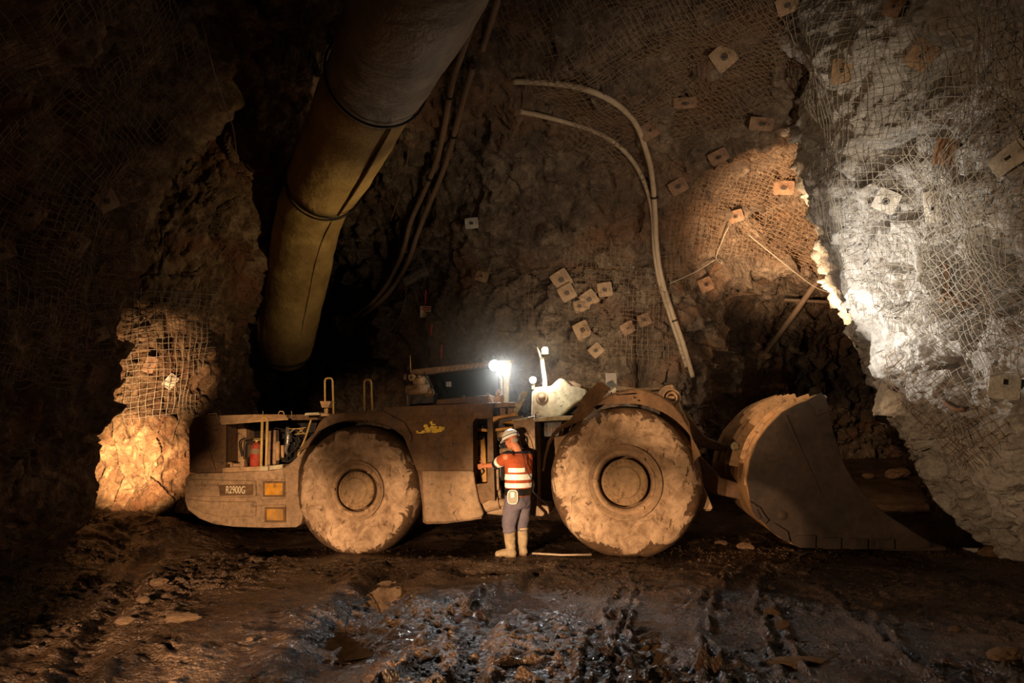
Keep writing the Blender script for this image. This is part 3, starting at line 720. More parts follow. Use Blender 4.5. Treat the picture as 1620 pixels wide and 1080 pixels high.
# ---- rear fender and middle body
def arc_pts(cx, cy, r, a0, a1, n=14): return [(cx+r*math.cos(R(a0+(a1-a0)*i/n)), cy-r*math.sin(R(a0+(a1-a0)*i/n))) for i in range(n+1)]
inner = arc_pts(566, 777, 113, 145, 35)
mb = MB(); mb.prism(LP([(486, 706), (497, 684), (505, 668), (512, 661), (525, 655), (545, 652), (575, 651), (606, 651), (616, 655), (640, 668), (660, 700)][:10] + [(652, 690)] + [(x, y) for x, y in inner[::-1] if x < 655], 0.02), 0.02, 0.06)
mb.prism(LP([(505, 668), (512, 661), (525, 655), (545, 652), (606, 651), (616, 655), (616, 659), (545, 657), (515, 664)], 0.06), 0.06, 0.85)
part(mb, 'rear_fender', 'paint_dark', RF, 0.012, 'dark rear wheel arch')
mb = MB()
mb.prism(LP([(606, 653), (612, 645), (630, 643), (700, 640), (748, 638), (748, 668), (749, 770), (756, 790), (764, 812), (762, 820), (745, 823), (705, 828), (676, 829), (669, 826), (668, 800), (662, 750), (640, 694), (622, 664)], 0.06), 0.06, 0.42)
mb.prism(LP([(748, 638), (779, 637), (779, 661), (772, 666), (771, 662), (752, 662), (748, 668)], 0.06), 0.06, 0.42)
mb.prism(LP([(771, 660), (779, 660), (783, 792), (772, 790), (771, 770)], 0.06), 0.06, 0.42)
mb.prism(LP([(749, 766), (771, 764), (772, 790), (762, 797), (756, 790)], 0.06), 0.06, 0.42)
midb = part(mb, 'middle_body', 'paint_dark', RF, 0.018, 'brown middle body with a tall slot')
mb = MB()
mb.prism(LP([(667, 744), (749, 744), (752, 765), (757, 790), (765, 812), (762, 818), (744, 822), (704, 826), (675, 827), (670, 822), (669, 790)], 0.0), -0.01, 0.10)
part(mb, 'side_tank', 'paint', RF, 0.03, 'pale mud-covered side tank', parent=midb, seg=3)
mb = MB(); mb.prism(LP([(688, 772), (713, 771), (714, 794), (688, 795)], -0.02), -0.018, 0.0); part(mb, 'tank_hatch', 'paint', RF, 0.006, parent=midb)
mb = MB(); mb.prism(LP([(674, 690), (716, 688), (717, 706), (676, 708)], 0.05), 0.048, 0.07)
mb.prism(LP([(628, 660), (748, 655), (748, 658), (628, 663)], 0.05), 0.035, 0.07); part(mb, 'access_panel', 'paint_dark', RF, 0.006, parent=midb)
mb = MB()
for i in range(11):
    x = 738+i*3.6-3; y = 657.5
    mb.prism(LP([(x, y-4), (x+1.8, y-4), (x+0.6, y+0.5), (x-1.2, y+0.5)], 0.05), 0.052, 0.07)
for i in range(7):
    x = 647+i*9; y = 667-i*0.6
    mb.prism(LP([(x, y-1), (x+5, y-2.5), (x+3, y-0.5), (x-2, y+1.5)], 0.05), 0.052, 0.07)
part(mb, 'hazard_stripe', 'rust', RF, parent=midb)
ylw = mat_plain('bright_yellow_decal', srgb(250, 206, 20), 0.5, 0, 0.25, 60)
mb = MB(); rnd = random.Random(3)
for (x, y, w_, h_) in ((673, 674, 6, 4), (682, 668, 3, 3), (685, 671, 6, 1.6), (678, 679, 9, 4), (684, 677, 8, 4.2), (692, 681, 12, 3.0), (698, 678.5, 8, 3.2), (688, 682.5, 8, 2.4), (701, 677, 3, 3), (664, 684.4, 10, 1.3), (669, 682.5, 4, 3.4), (675, 683, 8, 1.2), (689, 675, 5, 2.2), (696, 675.5, 4, 1.6), (660, 682, 3, 1)):
    w_ *= 1.45; h_ *= 1.6
    pts = [(x+w_*0.5*math.cos(2*math.pi*k/7)*rnd.uniform(.7, 1.25), y+h_*0.5*math.sin(2*math.pi*k/7)*rnd.uniform(.7, 1.3)) for k in range(7)]
    mb.prism(LP(pts, 0.05), 0.054, 0.065)
part(mb, 'worn_decal', ylw, RF, label='scuffed bright yellow decal', parent=midb)
# inside the slot and the joint
mb = MB(); mb.prism(LP([(740, 660), (850, 660), (850, 800), (740, 800)], 1.0), 1.0, 2.2)
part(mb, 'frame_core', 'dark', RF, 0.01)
mb = MB()
mb.prism(LP([(748, 676), (771, 678), (771, 683), (748, 682)], .4), .40, .46)
mb.prism(LP([(750, 700), (765, 690), (768, 712), (771, 770), (755, 765), (750, 735)], .5), .50, .60)
mb.prism(LP([(755, 740), (769, 735), (770, 768), (757, 768)], .4), .42, .5)
part(mb, 'valve_cover', 'paint_yellow', RF, 0.012, 'bright yellow casting inside the slot')
mb = MB(); a, z = L(758, 690, .42)
mb.ball((a, .45, z), .06, sc=(1, .7, 1)); mb.ball((a+.05, .46, z+.14), .05)
for i in range(5): mb.prism(LP([(752, 708+i*3), (761, 706+i*3), (761, 707.6+i*3), (752, 709.6+i*3)], .49), .488, .51)
mb.tube(catmull([RF.p3(x, y, .38) for x, y in ((751, 722), (757, 733), (765, 745), (760, 752), (757, 762))], 5), .012, 8)
part(mb, 'valve_fitting', 'dark', RF, 0.003)
# joint between the frames: yellow pipes, hoses, steering cylinder, hitch plates
mb = MB()
mb.prism(LP([(772, 660), (815, 652), (817, 658), (790, 662), (780, 668), (779, 672)], .08), .08, .3)
mb.prism(LP([(778, 678), (812, 674), (812, 679), (780, 683)], .25), .2, .35)
mb.prism(LP([(789, 684), (803, 681), (804, 692), (797, 700), (789, 694)], .4), .35, .5)
mb.prism(LP([(779, 692), (785, 690), (786, 700), (780, 702)], .4), .35, .5)
part(mb, 'hitch_bracket', 'paint_yellow', RF, 0.012)
mb = MB()
mb.tube(catmull([RF.p3(x, y, .35) for x, y in ((783, 672), (790, 666), (806, 667), (816, 668))], 5), .032, 12)
part(mb, 'hydraulic_pipe', 'paint_yellow', RF)
mb = MB()
for pts, r_ in (([(779, 675), (782, 666), (795, 663), (812, 665)], .018), ([(784, 706), (792, 700), (800, 707), (806, 716)], .025), ([(778, 715), (790, 712), (806, 722), (815, 716)], .022), ([(780, 702), (788, 708), (790, 722)], .028), ([(798, 700), (808, 706), (812, 722), (808, 740)], .024), ([(786, 728), (796, 735), (810, 730)], .025), ([(792, 690), (798, 696), (808, 692), (813, 684)], .02), ([(782, 684), (786, 696), (796, 704)], .016)):
    mb.tube(catmull([RF.p3(x, y, .5) for x, y in pts], 6), r_, 9)
part(mb, 'hydraulic_hose', 'black', RF, label='tangle of black hydraulic hoses in the joint')
mb = MB()
mb.tube([RF.p3(778, 714, .45), RF.p3(820, 712, .45)], .045, 16); mb.tube([RF.p3(820, 712, .45), RF.p3(850, 711, .45)], .025, 12)
part(mb, 'steering_cylinder', 'paint', RF)
mb = MB()
mb.prism(LP([(783, 736), (789, 736), (790, 775), (784, 776)], .2), .18, .3); mb.prism(LP([(779, 736), (783, 736), (784, 786), (780, 786)], .2), .1, .2)
mb.prism(LP([(764, 792), (775, 785), (800, 788), (846, 796), (868, 800), (870, 812), (800, 815), (765, 812)], .3), .25, 1.0)
mb.prism(LP([(776, 768), (792, 768), (794, 792), (776, 792)], .3), .25, .45)
part(mb, 'hitch_plate', 'paint', RF, 0.02, 'muddy tan hitch casting')
mb = MB(); mb.tube([RF.p3(766, 800, .22), RF.p3(790, 795, .22)], [.10, .09], 20); mb.tube([RF.p3(790, 795, .22), RF.p3(822, 795, .22)], .06, 16)
part(mb, 'hitch_pin', 'paint', RF, 0.005)

# ---- top deck, cab with canopy, air cleaner
mb = MB(); mb.prism(LP([(690, 640), (691, 632), (776, 624), (776, 637)], .35), .35, 2.5); mb.prism(LP([(606, 652), (690, 640), (690, 648), (606, 656)], .4), .4, 2.6)
mb.prism(LP([(730, 626), (735, 625), (736, 637), (730, 637)], .33), .33, .36)
part(mb, 'top_deck', 'paint_dark', RF, 0.012)
BC = 1.35
mb = MB()
mb.prism(LP([(650, 592), (652, 584), (700, 579), (762, 573), (804, 568), (812, 569), (812, 574), (790, 577), (700, 589), (664, 594)], BC), BC, 2.75)
canopy = part(mb, 'canopy', 'paint_dark', RF, 0.015, 'brown cab canopy with faded hazard stripes')
mb = MB()
for i in range(10):
    x = 694+i*7.5; y = 585.5-i*0.78
    mb.prism(LP([(x, y-3.5), (x+3.2, y-4), (x, y+2.6), (x-3.2, y+3)], BC), BC-.01, BC+.02)
part(mb, 'hazard_stripe', 'rust', RF, parent=canopy)
mb = MB(); mb.prism(LP([(688, 594), (786, 580), (790, 627), (684, 632)], BC+.1), BC+.1, 2.6)
part(mb, 'cab_window', 'glass', RF, 0.01, 'black cab window')
mb = MB(); a, z = L(708, 607, BC); mb.prism(LP([(704, 603), (712, 603), (712, 611), (704, 611)], BC), BC+.07, BC+.12); part(mb, 'window_sticker', 'plate_pale', RF, 0.004)
mb = MB(); mb.prism(LP([(797, 574), (808, 573), (805, 600), (803, 638), (796, 638)], BC-.1), BC-.1, BC+.05); mb.prism(LP([(668, 594), (675, 594), (690, 630), (684, 632)], BC), BC-.02, BC+.1); mb.prism(LP([(786, 578), (792, 578), (794, 637), (788, 637)], 2.4), 2.4, 2.6)
part(mb, 'cab_post', 'paint_light', RF, 0.008)
mb = MB()
mb.tube([RF.p3(644, 617, .9), RF.p3(678, 616, .9)], .085, 20); mb.tube([RF.p3(655, 603, .9), RF.p3(671, 602, .9)], .07, 20); mb.tube([RF.p3(663, 612, .9), RF.p3(663, 594, .9)], .04, 14)
mb.tube([RF.p3(640, 596, .95), RF.p3(656, 599, .95)], .055, 16)
part(mb, 'air_cleaner', 'paint', RF)
mb = MB(); a, z = L(679, 621, .85)
mb.lathe([(0.0, -.02), (.03, -.02), (.035, 0.0), (.05, -.01), (.052, .03), (0, .03)], (a, .85, z), 20); mb.lathe([(.058, 0), (.075, -.01), (.078, .03), (.06, .03)], (a, .85, z), 24)
a, z = L(651, 597, .85); mb.lathe([(.02, -.02), (.05, -.03), (.06, .03), (.02, .05)], (a, .85, z), 16)
part(mb, 'pulley', 'plate_tan', RF)
mb = MB()
for pts in ([(671, 588), (676, 598), (682, 607), (688, 625)], [(672, 594), (678, 600), (682, 612), (681, 620)], [(644, 592), (645, 603), (655, 608)], [(690, 626), (686, 618), (680, 604)]): mb.tube(catmull([RF.p3(x, y, .88) for x, y in pts], 5), .011, 8)
part(mb, 'hose', 'black', RF)
mb = MB(); mb.tube([RF.p3(650, 590, .9), RF.p3(649, 562, .9)], .003, 5); mb.tube([RF.p3(645, 645, .9), RF.p3(645, 616, .9)], .006, 6); part(mb, 'antenna', 'rail', RF)
mb = MB(); mb.prism(LP([(640, 620), (686, 620), (686, 646), (640, 648)], 1.1), 1.1, 1.4); part(mb, 'air_cleaner_mount', 'dark', RF, .01)
# handrails on the rear deck
for x0, x1, yt, yb, b_ in ((513.5, 526.5, 598, 656, .35), (575.5, 587.5, 600.5, 649, .35)):
    mb = MB(); mb.tube([RF.p3(x0+1, yb, b_)]+[RF.p3(x0+.5, yt+6, b_)]+catmull([RF.p3(x0+.5, yt+5, b_), RF.p3(x0+2, yt+1.2, b_), RF.p3((x0+x1)/2, yt, b_), RF.p3(x1-2, yt+.8, b_), RF.p3(x1-.3, yt+5, b_)], 5)+[RF.p3(x1-.2, yt+6, b_), RF.p3(x1+1.2, yb, b_)], .015, 12)
    part(mb, 'handrail', 'rail', RF)
mb = MB(); a, z = L(516, 645, .3)
mb.add([(a-.075, .22, z+.10), (a+.10, .22, z+.10), (a+.065, .24, z), (a-.045, .24, z), (a-.075, .42, z+.10), (a+.10, .42, z+.10), (a+.065, .38, z), (a-.045, .38, z)], [(0, 3, 2, 1), (4, 5, 6, 7), (0, 1, 5, 4), (1, 2, 6, 5), (2, 3, 7, 6), (3, 0, 4, 7)])
mb.tube([(a+.01, .31, z), (a+.01, .31, z-.10)], .02); mb.box(a-.06, a+.07, .25, .37, z-.13, z-.09)
part(mb, 'deck_lamp', 'orange_paint', RF, .006, 'small unlit square deck lamp')
# ---- bits on the joint deck
mb = MB()
mb.prism(LP([(770, 622), (772, 621), (777, 630), (780, 637), (774, 637)], .3), .28, .3); mb.prism(LP([(784, 620), (788, 616), (792, 621), (791, 637), (785, 637)], .5), .48, .51)
mb.prism(LP([(790, 626), (795, 623), (798, 627), (797, 637), (790, 637)], .3), .28, .31); mb.prism(LP([(772, 637), (816, 636), (814, 643), (774, 645)], .2), .15, .9)
mb.prism(LP([(776, 644), (787, 644), (790, 660), (778, 660)], .3), .25, .5); mb.prism(LP([(791, 645), (800, 645), (800, 658), (791, 659)], .3), .3, .5); mb.prism(LP([(804, 646), (814, 645), (812, 657), (804, 658)], .3), .25, .5)
part(mb, 'deck_bracket', 'paint', RF, .006)

# ================================================================== FRONT FRAME
FL = FF.L; FP = FF.poly
mb = MB()
mb.prism(FP([(812, 664), (848, 657), (850, 672), (850, 800), (862, 812), (858, 817), (812, 812), (812, 780), (818, 740), (816, 690), (812, 684)], .10), .10, .45)
fb = part(mb, 'front_body', 'paint', FF, .018, 'tan front body plate behind the worker')
mb = MB(); mb.prism(FP([(790, 664), (826, 657), (826, 662), (792, 668)], .08), .07, .16); mb.tube(catmull([FF.p3(x, y, .08) for x, y in ((828, 694), (832, 691), (834, 698), (832, 706), (828, 707))], 5), .012, 8)
mb.ball(FF.p3(829, 677, .1), .014); mb.tube([FF.p3(847, 655, .08), FF.p3(850, 800, .08)], .014, 8)
part(mb, 'body_handle', 'dark', FF, parent=fb)
mb = MB(); mb.prism(FP([(850, 664), (915, 664), (900, 740), (880, 800), (850, 812)], 1.1), 1.1, 2.2); mb.prism(FP([(900, 655), (1085, 655), (1100, 800), (900, 800)], 1.1), 1.1, 1.9); part(mb, 'front_frame_core', 'paint_dark', FF, .02)
mb = MB(); mb.prism(FP([(850, 668), (890, 666), (884, 690), (852, 692)], .5), .5, 1.1); part(mb, 'front_inner_box', 'dark', FF, .01)
mb = MB()
for i in range(9):
    x = 854+i*4.5; mb.prism(FP([(x, 676), (x+2, 676), (x+1, 682), (x-1, 682)], .48), .485, .505)
part(mb, 'hazard_stripe', 'plate_tan', FF)
# windscreen-like guard plate with a hole
mb = MB()
mb.prism(FP([(813, 664), (816, 650), (821, 626), (826, 620), (836, 618), (832, 628), (829, 628), (826, 622.5), (823, 626), (823, 634), (826, 634), (829, 630), (831, 631)], .25), .24, .26)
part(mb, 'guard_plate', 'paint_light', FF, .003)
mb = MB(); mb.prism(FP([(812, 664), (834, 660), (836, 664), (813, 667)], .2), .05, .5); mb.prism(FP([(846, 663), (868, 659), (918, 657), (905, 664), (847, 667)], .2), .05, .7)
part(mb, 'front_step', 'paint_light', FF, .005, 'brightly lit narrow step plate')
# boom / lift arm root
mb = MB()
mb.prism(FP([(840, 664), (841, 622), (846, 612), (864, 611), (872, 610), (880, 602), (886, 597.5), (893, 600), (905, 610), (915, 612), (928, 616), (930, 628), (914, 636), (902, 645), (890, 656), (878, 664)], .45), .45, .75)
bm_ = part(mb, 'lift_arm', 'paint_light', FF, .03, 'cream lift arm lit white by the head lamp', seg=3)
mb = MB(); a, z = FL(857, 628, .43); mb.lathe([(0, -.05), (.03, -.05), (.035, -.02), (.055, -.015), (.06, .02)], (a, .44, z), 24, 'y'); mb.lathe([(.062, .0), (.09, -.012), (.095, .02)], (a, .44, z), 28)
part(mb, 'arm_pin', 'paint', FF, parent=bm_)
mb = MB()
mb.prism(FP([(893, 604), (908, 604), (921, 609), (920, 614), (900, 612)], .6), .5, .9); mb.prism(FP([(915, 613), (935, 612), (934, 622), (916, 622)], .7), .6, 1.0)
part(mb, 'arm_hose_clamp', 'plate_tan', FF, .01)
mb = MB(); mb.prism(FP([(880, 660), (892, 654), (905, 644), (918, 640), (912, 652), (902, 660)], .8), .8, 1.1); part(mb, 'arm_dark_gusset', 'dark', FF)  # dark piece along the underside of the lift arm
mb = MB()
mb.prism(FP([(920, 612), (975, 610), (1010, 614), (1046, 612), (1046, 616), (1010, 620), (975, 618), (920, 622)], .75), .75, 1.05)
mb.prism(FP([(1043, 617), (1052, 610), (1064, 607.5), (1070, 622), (1078, 645), (1090, 668), (1096, 700), (1060, 690), (1040, 640)], .75), .75, 1.05)
arm2 = part(mb, 'boom', 'orange_paint', FF, .02, 'orange boom end beyond the front tyre')
mb = MB(); a, z = FL(1063, 629, .73)
mb.lathe([(.105, .02), (.12, -.03), (.135, .02)], (a, .73, z), 32); mb.lathe([(.05, 0), (.06, -.05), (.085, -.05), (.09, .0)], (a, .73, z), 28); mb.box(a-.055, a+.035, .67, .73, z-.015, z+.02)
part(mb, 'boom_pin', 'orange_paint', FF, parent=arm2)
mb = MB()   # lower boom reaching to the bucket, and dump link
for b_ in (1.0, 1.75):
    mb.prism(FP([(1060, 660), (1088, 668), (1104, 715), (1140, 755), (1182, 768), (1180, 792), (1125, 780), (1085, 745)], b_), b_, b_+.2)
mb.prism(FP([(1070, 640), (1084, 650), (1115, 690), (1150, 705), (1148, 716), (1105, 706), (1070, 662)], 1.35), 1.30, 1.45)
part(mb, 'boom_arm', 'paint_dark', FF, .02)
mb = MB(); mb.prism(FP([(1090, 748), (1108, 750), (1114, 770), (1128, 803), (1126, 806), (1096, 806), (1098, 780)], .45), .45, .6)
mb.prism(FP([(1096, 800), (1125, 799), (1125, 808), (1096, 808)], .6), .6, 1.2)
part(mb, 'boom_stop', 'paint', FF, .015)
# white box, flap, fender
mb = MB(); mb.prism(FP([(958.5, 590), (975, 590), (976, 613), (959, 614)], .3), .28, .48); mb.prism(FP([(963, 613), (975, 613), (975, 623), (962, 622)], .2), .15, .3)
part(mb, 'control_box', 'white', FF, .006, 'white control box standing on the front fender')
wc = (991, 763)
innr = arc_pts(wc[0], wc[1], 125, 20, 88, 16)
outr = [(938, 641), (950, 633), (965, 624), (985, 617), (1005, 614), (1025, 617), (1043, 624), (1062, 637), (1077, 655), (1090, 677), (1098, 700), (1099, 722), (1097, 730)]
mb = MB(); mb.prism(FP(outr+innr, .0), -.04, .0)
# the broad curved skin over the tyre
top = FP(outr, 0.0); vs = []; n = len(top)
for b_ in (-.04, .82):
    for a, z in top: vs.append((a, b_, z))
for b_ in (-.04, .82):
    for a, z in top: vs.append((a-.0, b_, z-.03))
f = []
for i in range(n-1): f += [(i, i+1, n+i+1, n+i), (2*n+i, 3*n+i, 3*n+i+1, 2*n+i+1), (i, 2*n+i, 2*n+i+1, i+1), (n+i, n+i+1, 3*n+i+1, 3*n+i)]
f += [(0, n, 3*n, 2*n), (n-1, 3*n-1, 4*n-1, 2*n-1)]
mb.add(vs, f)
ff = part(mb, 'front_fender', 'paint_dark', FF, .008, 'brown front fender arching over the big tyre')
mb = MB()
def sheet(fr, pts2, bs, th=.015):
    """bent sheet: pts2 = edge points along the part, each with a near and a far photo point"""
    v = []
    for (p, q) in pts2: v += [fr.p3(p[0], p[1], bs[0]), fr.p3(q[0], q[1], bs[1])]
    n = len(v); v2 = [(x, y+th, z-th) for x, y, z in v]; f = []
    for i in range(0, n-2, 2): f += [(i, i+1, i+3, i+2), (n+i, n+i+2, n+i+3, n+i+1), (i, i+2, n+i+2, n+i), (i+1, n+i+1, n+i+3, i+3)]
    f += [(0, n, n+1, 1), (n-2, n-1, 2*n-1, 2*n-2)]
    m = MB(); m.add(v+v2, f, False); return m
fl = sheet(FF, [((858, 744), (861, 742)), ((861, 722), (864, 722)), ((866, 700), (870, 702)), ((874, 684), (879, 686)), ((884, 674), (890, 677)), ((903, 662), (909, 668)), ((911, 650), (920, 664)), ((915, 640), (930, 655)), ((922, 627), (940, 645)), ((932, 616), (951, 630)), ((944, 606), (960, 618)), ((952, 603), (966, 614))], (-.10, .02))
part(fl, 'bent_fender_flap', 'paint_dark', FF, .003, 'torn, bent-up sheet at the front fender')
mb = MB(); mb.tube([FF.p3(975, 624, -.05), FF.p3(1006, 622, -.05)], .008); [mb.ball(FF.p3(x, y, -.05), .012) for x, y in ((1003, 628), (967, 621), (1010, 633))]
part(mb, 'fender_bolt', 'dark', FF, parent=ff)

# ---- lamps
def lamp(fr, px, py, b, r_, name, label, lens, face):
    a, z = fr.L(px, py, b); c0 = Vector((a, b, z)); d = Vector(face).normalized(); q = d.to_track_quat('Z', 'Y').to_matrix()
    mb = MB(); mb.lathe([(0, -.10), (r_*.55, -.10), (r_*.9, -.05), (r_*1.12, .0), (r_*1.12, .02), (r_*.98, .02)], (0, 0, 0), 28, 'z')
    mb.v = [tuple(q @ Vector(v)+c0) for v in mb.v]
    o = part(mb, name, 'dark', fr, label=label)
    m2 = MB(); m2.lathe([(0, .012), (r_*.7, .012), (r_, .004)], (0, 0, 0), 28, 'z'); m2.v = [tuple(q @ Vector(v)+c0) for v in m2.v]
    part(m2, 'lamp_lens', lens, fr, parent=o)
    return o, Vector(fr.O)+Vector(fr.A)*a+Vector(fr.B)*b+Vector((0, 0, z))
o, lp1 = lamp(RF, 782, 578, 1.0, .085, 'work_lamp', 'brightest work lamp, at the end of the canopy', 'lamp_glass', (0.15, -1, -.02))
mb = MB(); mb.tube([RF.p3(786, 580, 1.05), RF.p3(793, 600, 1.1), RF.p3(794, 636, 1.1)], .022, 10); mb.tube([RF.p3(783, 572, 1.05), RF.p3(808, 571, 1.15)], .012, 8); part(mb, 'lamp_mast', 'paint_light', RF)
o, lp2 = lamp(FF, 843, 601, .4, .05, 'head_lamp', 'smaller white lamp on the front frame, above the worker', 'lamp_glass', (0.2, -1, 0))
mb = MB(); mb.box(*[v for v in (lambda p: (p[0]-.02, p[0]+.02, .42, .5, p[1]-.14, p[1]-.02))(FL(843, 601, .42))]); part(mb, 'lamp_bracket', 'paint_light', FF, .004)
mb = MB(); bl = [FF.p3(x, y, .6) for x, y in ((862, 612), (862, 600), (859, 580), (857, 566))]
mb.tube(bl, [.04, .034, .032, .030], 12); mb.tube([FF.p3(857, 568, .6), FF.p3(852, 556, .6), FF.p3(850, 549, .6)], [.02, .012, .004], 8)
part(mb, 'beacon_post', 'white', FF)
a, z = FL(862, 554, .6); mb = MB(); mb.lathe([(0, .05), (.03, .045), (.045, .02), (.045, -.045), (0, -.045)], (a, .6, z), 20, 'z'); part(mb, 'beacon', 'beacon', FF, label='small warm beacon on the white post')
mb = MB(); mb.lathe([(0, -.045), (.055, -.045), (.055, -.06), (0, -.06)], (a, .6, z), 20, 'z'); part(mb, 'beacon_base', 'white', FF)
lp3 = Vector(FF.O)+Vector(FF.A)*a+Vector(FF.B)*.6+Vector((0, 0, z))
n1_ = lp1+Vector((0.06, -.12, 0)); n2_ = lp2+Vector((0.05, -.09, 0))
spot('work_lamp_light', n1_, n1_+Vector((.7, -2.0, -1.2)), 330, 95, 1.0, COOL, .06)
spot('head_lamp_light', n2_+Vector((0, -.15, .1)), n2_+Vector((.6, .6, -.15)), 55, 140, 1.0, (1, .96, .86), .05)
point('beacon_light', lp3+Vector((.1, .1, .05)), 22, (1, .78, .5), .04)
point('work_lamp_spill', n1_+Vector((0, -.05, .05)), 9, COOL, .07)

# ---- the bucket
M['bucket_back'] = mat_dirty('ochre_bucket_steel', srgb(160, 112, 66), srgb(186, 142, 96), cover=0.4)
BF = FF
nearp = [(1302, 624), (1289, 629), (1262, 639), (1238, 652), (1216, 674), (1198, 698), (1187, 728), (1182, 760), (1187, 792), (1201, 819), (1222, 842), (1243, 856), (1264, 864), (1310, 868), (1390, 869), (1460, 867)]
bprof = FP(nearp, -.05)
mb = MB()
side = FP([(1292, 624), (1300, 622), (1307, 629), (1311, 645), (1314, 665), (1324, 700), (1336, 735), (1350, 760), (1375, 790), (1405, 815), (1440, 838), (1470, 856), (1472, 866), (1400, 869), (1310, 868), (1264, 864), (1243, 856), (1222, 842), (1201, 819), (1187, 792), (1182, 760), (1187, 728), (1198, 698), (1216, 674), (1238, 652), (1262, 639), (1280, 633)], -.05)
W_B = 2.9
mb = MB(); mb.prism(side, -.05, .02)
bk = part(mb, 'bucket_side', 'bucket_side', FF, .008, 'scraped dark near side plate of the bucket')
mb = MB(); mb.prism(side, W_B-.05, W_B+.02); part(mb, 'bucket_side', 'bucket_side', FF, .008)
def offset_profile(pr, d):
    out = []
    for i, p in enumerate(pr):
        q0 = np.array(pr[max(i-1, 0)]); q1 = np.array(pr[min(i+1, len(pr)-1)]); t_ = (q1-q0)/np.linalg.norm(q1-q0)
        nn_ = np.array([-t_[1], t_[0]])        # towards the inside of the bowl
        out.append(tuple(np.array(p)+nn_*d))
    return out
sm = [tuple(p) for p in catmull(bprof, 4)]
inn = offset_profile(sm, .05)
if inn[20][0] < sm[20][0]: inn = offset_profile(sm, -.05); SG = 1
else: SG = -1
def band(pr, o1, o2, b0, b1, i0=0, i1=None):
    """strip of curved plate following the bowl, between two offsets outside it"""
    i1 = i1 or len(pr); A_ = offset_profile(pr, SG*o1)[i0:i1]; B_ = offset_profile(pr, SG*o2)[i0:i1]; n = len(A_)
    m = MB(); v = [(p[0], b, p[1]) for b in (b0, b1) for p in A_]+[(p[0], b, p[1]) for b in (b0, b1) for p in B_]
    f = []
    for i in range(n-1): f += [(i, i+1, n+i+1, n+i), (2*n+i, 3*n+i, 3*n+i+1, 2*n+i+1), (i, 2*n+i, 2*n+i+1, i+1), (n+i, n+i+1, 3*n+i+1, 3*n+i)]
    f += [(0, n, 3*n, 2*n), (n-1, 3*n-1, 4*n-1, 2*n-1)]
    m.add(v, f); return m
# SG chosen so positive offsets lie outside the bowl
m_ = band(sm, -.05, 0, .0, W_B); part(m_, 'bucket_shell', 'bucket_back', FF, 0, 'curved orange back of the bucket')
K = len(sm)
mb = MB()
for b0, b1, i0, i1, hgt in ((0.45, .50, 2, 26, .07), (.95, 1.01, 4, 27, .13), (1.33, 1.39, 4, 27, .15), (1.85, 1.91, 4, 27, .17), (2.23, 2.29, 4, 27, .19), (2.78, 2.88, 2, 34, .19), (0.02, .10, 2, 30, .03)):
    q = band(sm, .0, hgt, b0, b1, i0, i1); mb.add(q.v, q.f)
part(mb, 'bucket_rib', 'orange_paint', FF, .006, 'raised ribs down the bucket back')
mb = MB()
q = band(sm, .0, .05, .1, 2.8, 10, 13); mb.add(q.v, q.f); q = band(sm, .0, .12, 1.01, 1.33, 16, 19); mb.add(q.v, q.f); q = band(sm, .0, .12, 1.91, 2.23, 16, 19); mb.add(q.v, q.f)
q = band(sm, .0, .06, .1, .55, 16, 19); mb.add(q.v, q.f)
part(mb, 'bucket_crossbar', 'orange_paint', FF, .008)
mb = MB()
for b_ in (.98, 1.36, 1.88, 2.26):
    a, z = sm[22]; mb.lathe([(.03, -.03), (.07, -.03), (.07, .03), (.03, .03)], (a-.10, b_, z+.04), 20)
part(mb, 'bucket_pin_boss', 'paint_light', FF)
mb = MB(); q = band(sm, .0, .13, 2.35, 2.6, 9, 13); mb.add(q.v, q.f); part(mb, 'bucket_stop', 'orange_paint', FF, .015)
mb = MB(); mb.prism(FP([(1276, 634), (1288, 627), (1300, 622), (1307, 629), (1311, 650), (1292, 658), (1287, 645)], -.06), -.075, -.045)
mb.prism(FP([(1240, 655), (1244, 655), (1300, 780), (1296, 782)], -.06), -.065, -.045)
part(mb, 'bucket_corner_plate', 'bucket_side', FF, .006)
mb = MB()
for p in ([(1186, 792), (1198, 800), (1207, 818), (1200, 822), (1190, 808)], [(1201, 800), (1208, 812), (1216, 822), (1211, 828), (1200, 816), (1196, 806)], [(1255, 850), (1262, 846), (1290, 846), (1290, 866), (1265, 866), (1256, 862)], [(1302, 850), (1330, 850), (1330, 868), (1302, 868)], [(1344, 852), (1372, 852), (1372, 868), (1344, 868)], [(1386, 853), (1414, 853), (1414, 868), (1386, 868)], [(1217, 834), (1224, 826), (1246, 840), (1250, 856), (1240, 855)]):
    mb.prism(FP(p, -.06), -.085, -.045)
part(mb, 'wear_block', 'bucket_side', FF, .006, 'row of wear blocks along the bucket heel')
mb = MB(); a, z = FL(1238, 815, -.05); mb.lathe([(0, -.012), (.06, -.012), (.065, 0)], (a, -.05, z), 24); part(mb, 'bucket_plug', 'bucket_side', FF)
mb = MB(); mb.prism(FP([(1400, 866), (1500, 866), (1500, 872), (1400, 872)], -.05), 0, W_B); part(mb, 'cutting_lip', 'bucket_side', FF, .008)
mb = MB(); mb.tube([FF.p3(1276, 636, .02), FF.p3(1276, 633, .3)], .03, 12); a, z = FL(1306, 628, .05); mb.ball((a, .1, z), .03); part(mb, 'lip_pin', 'paint_light', FF)

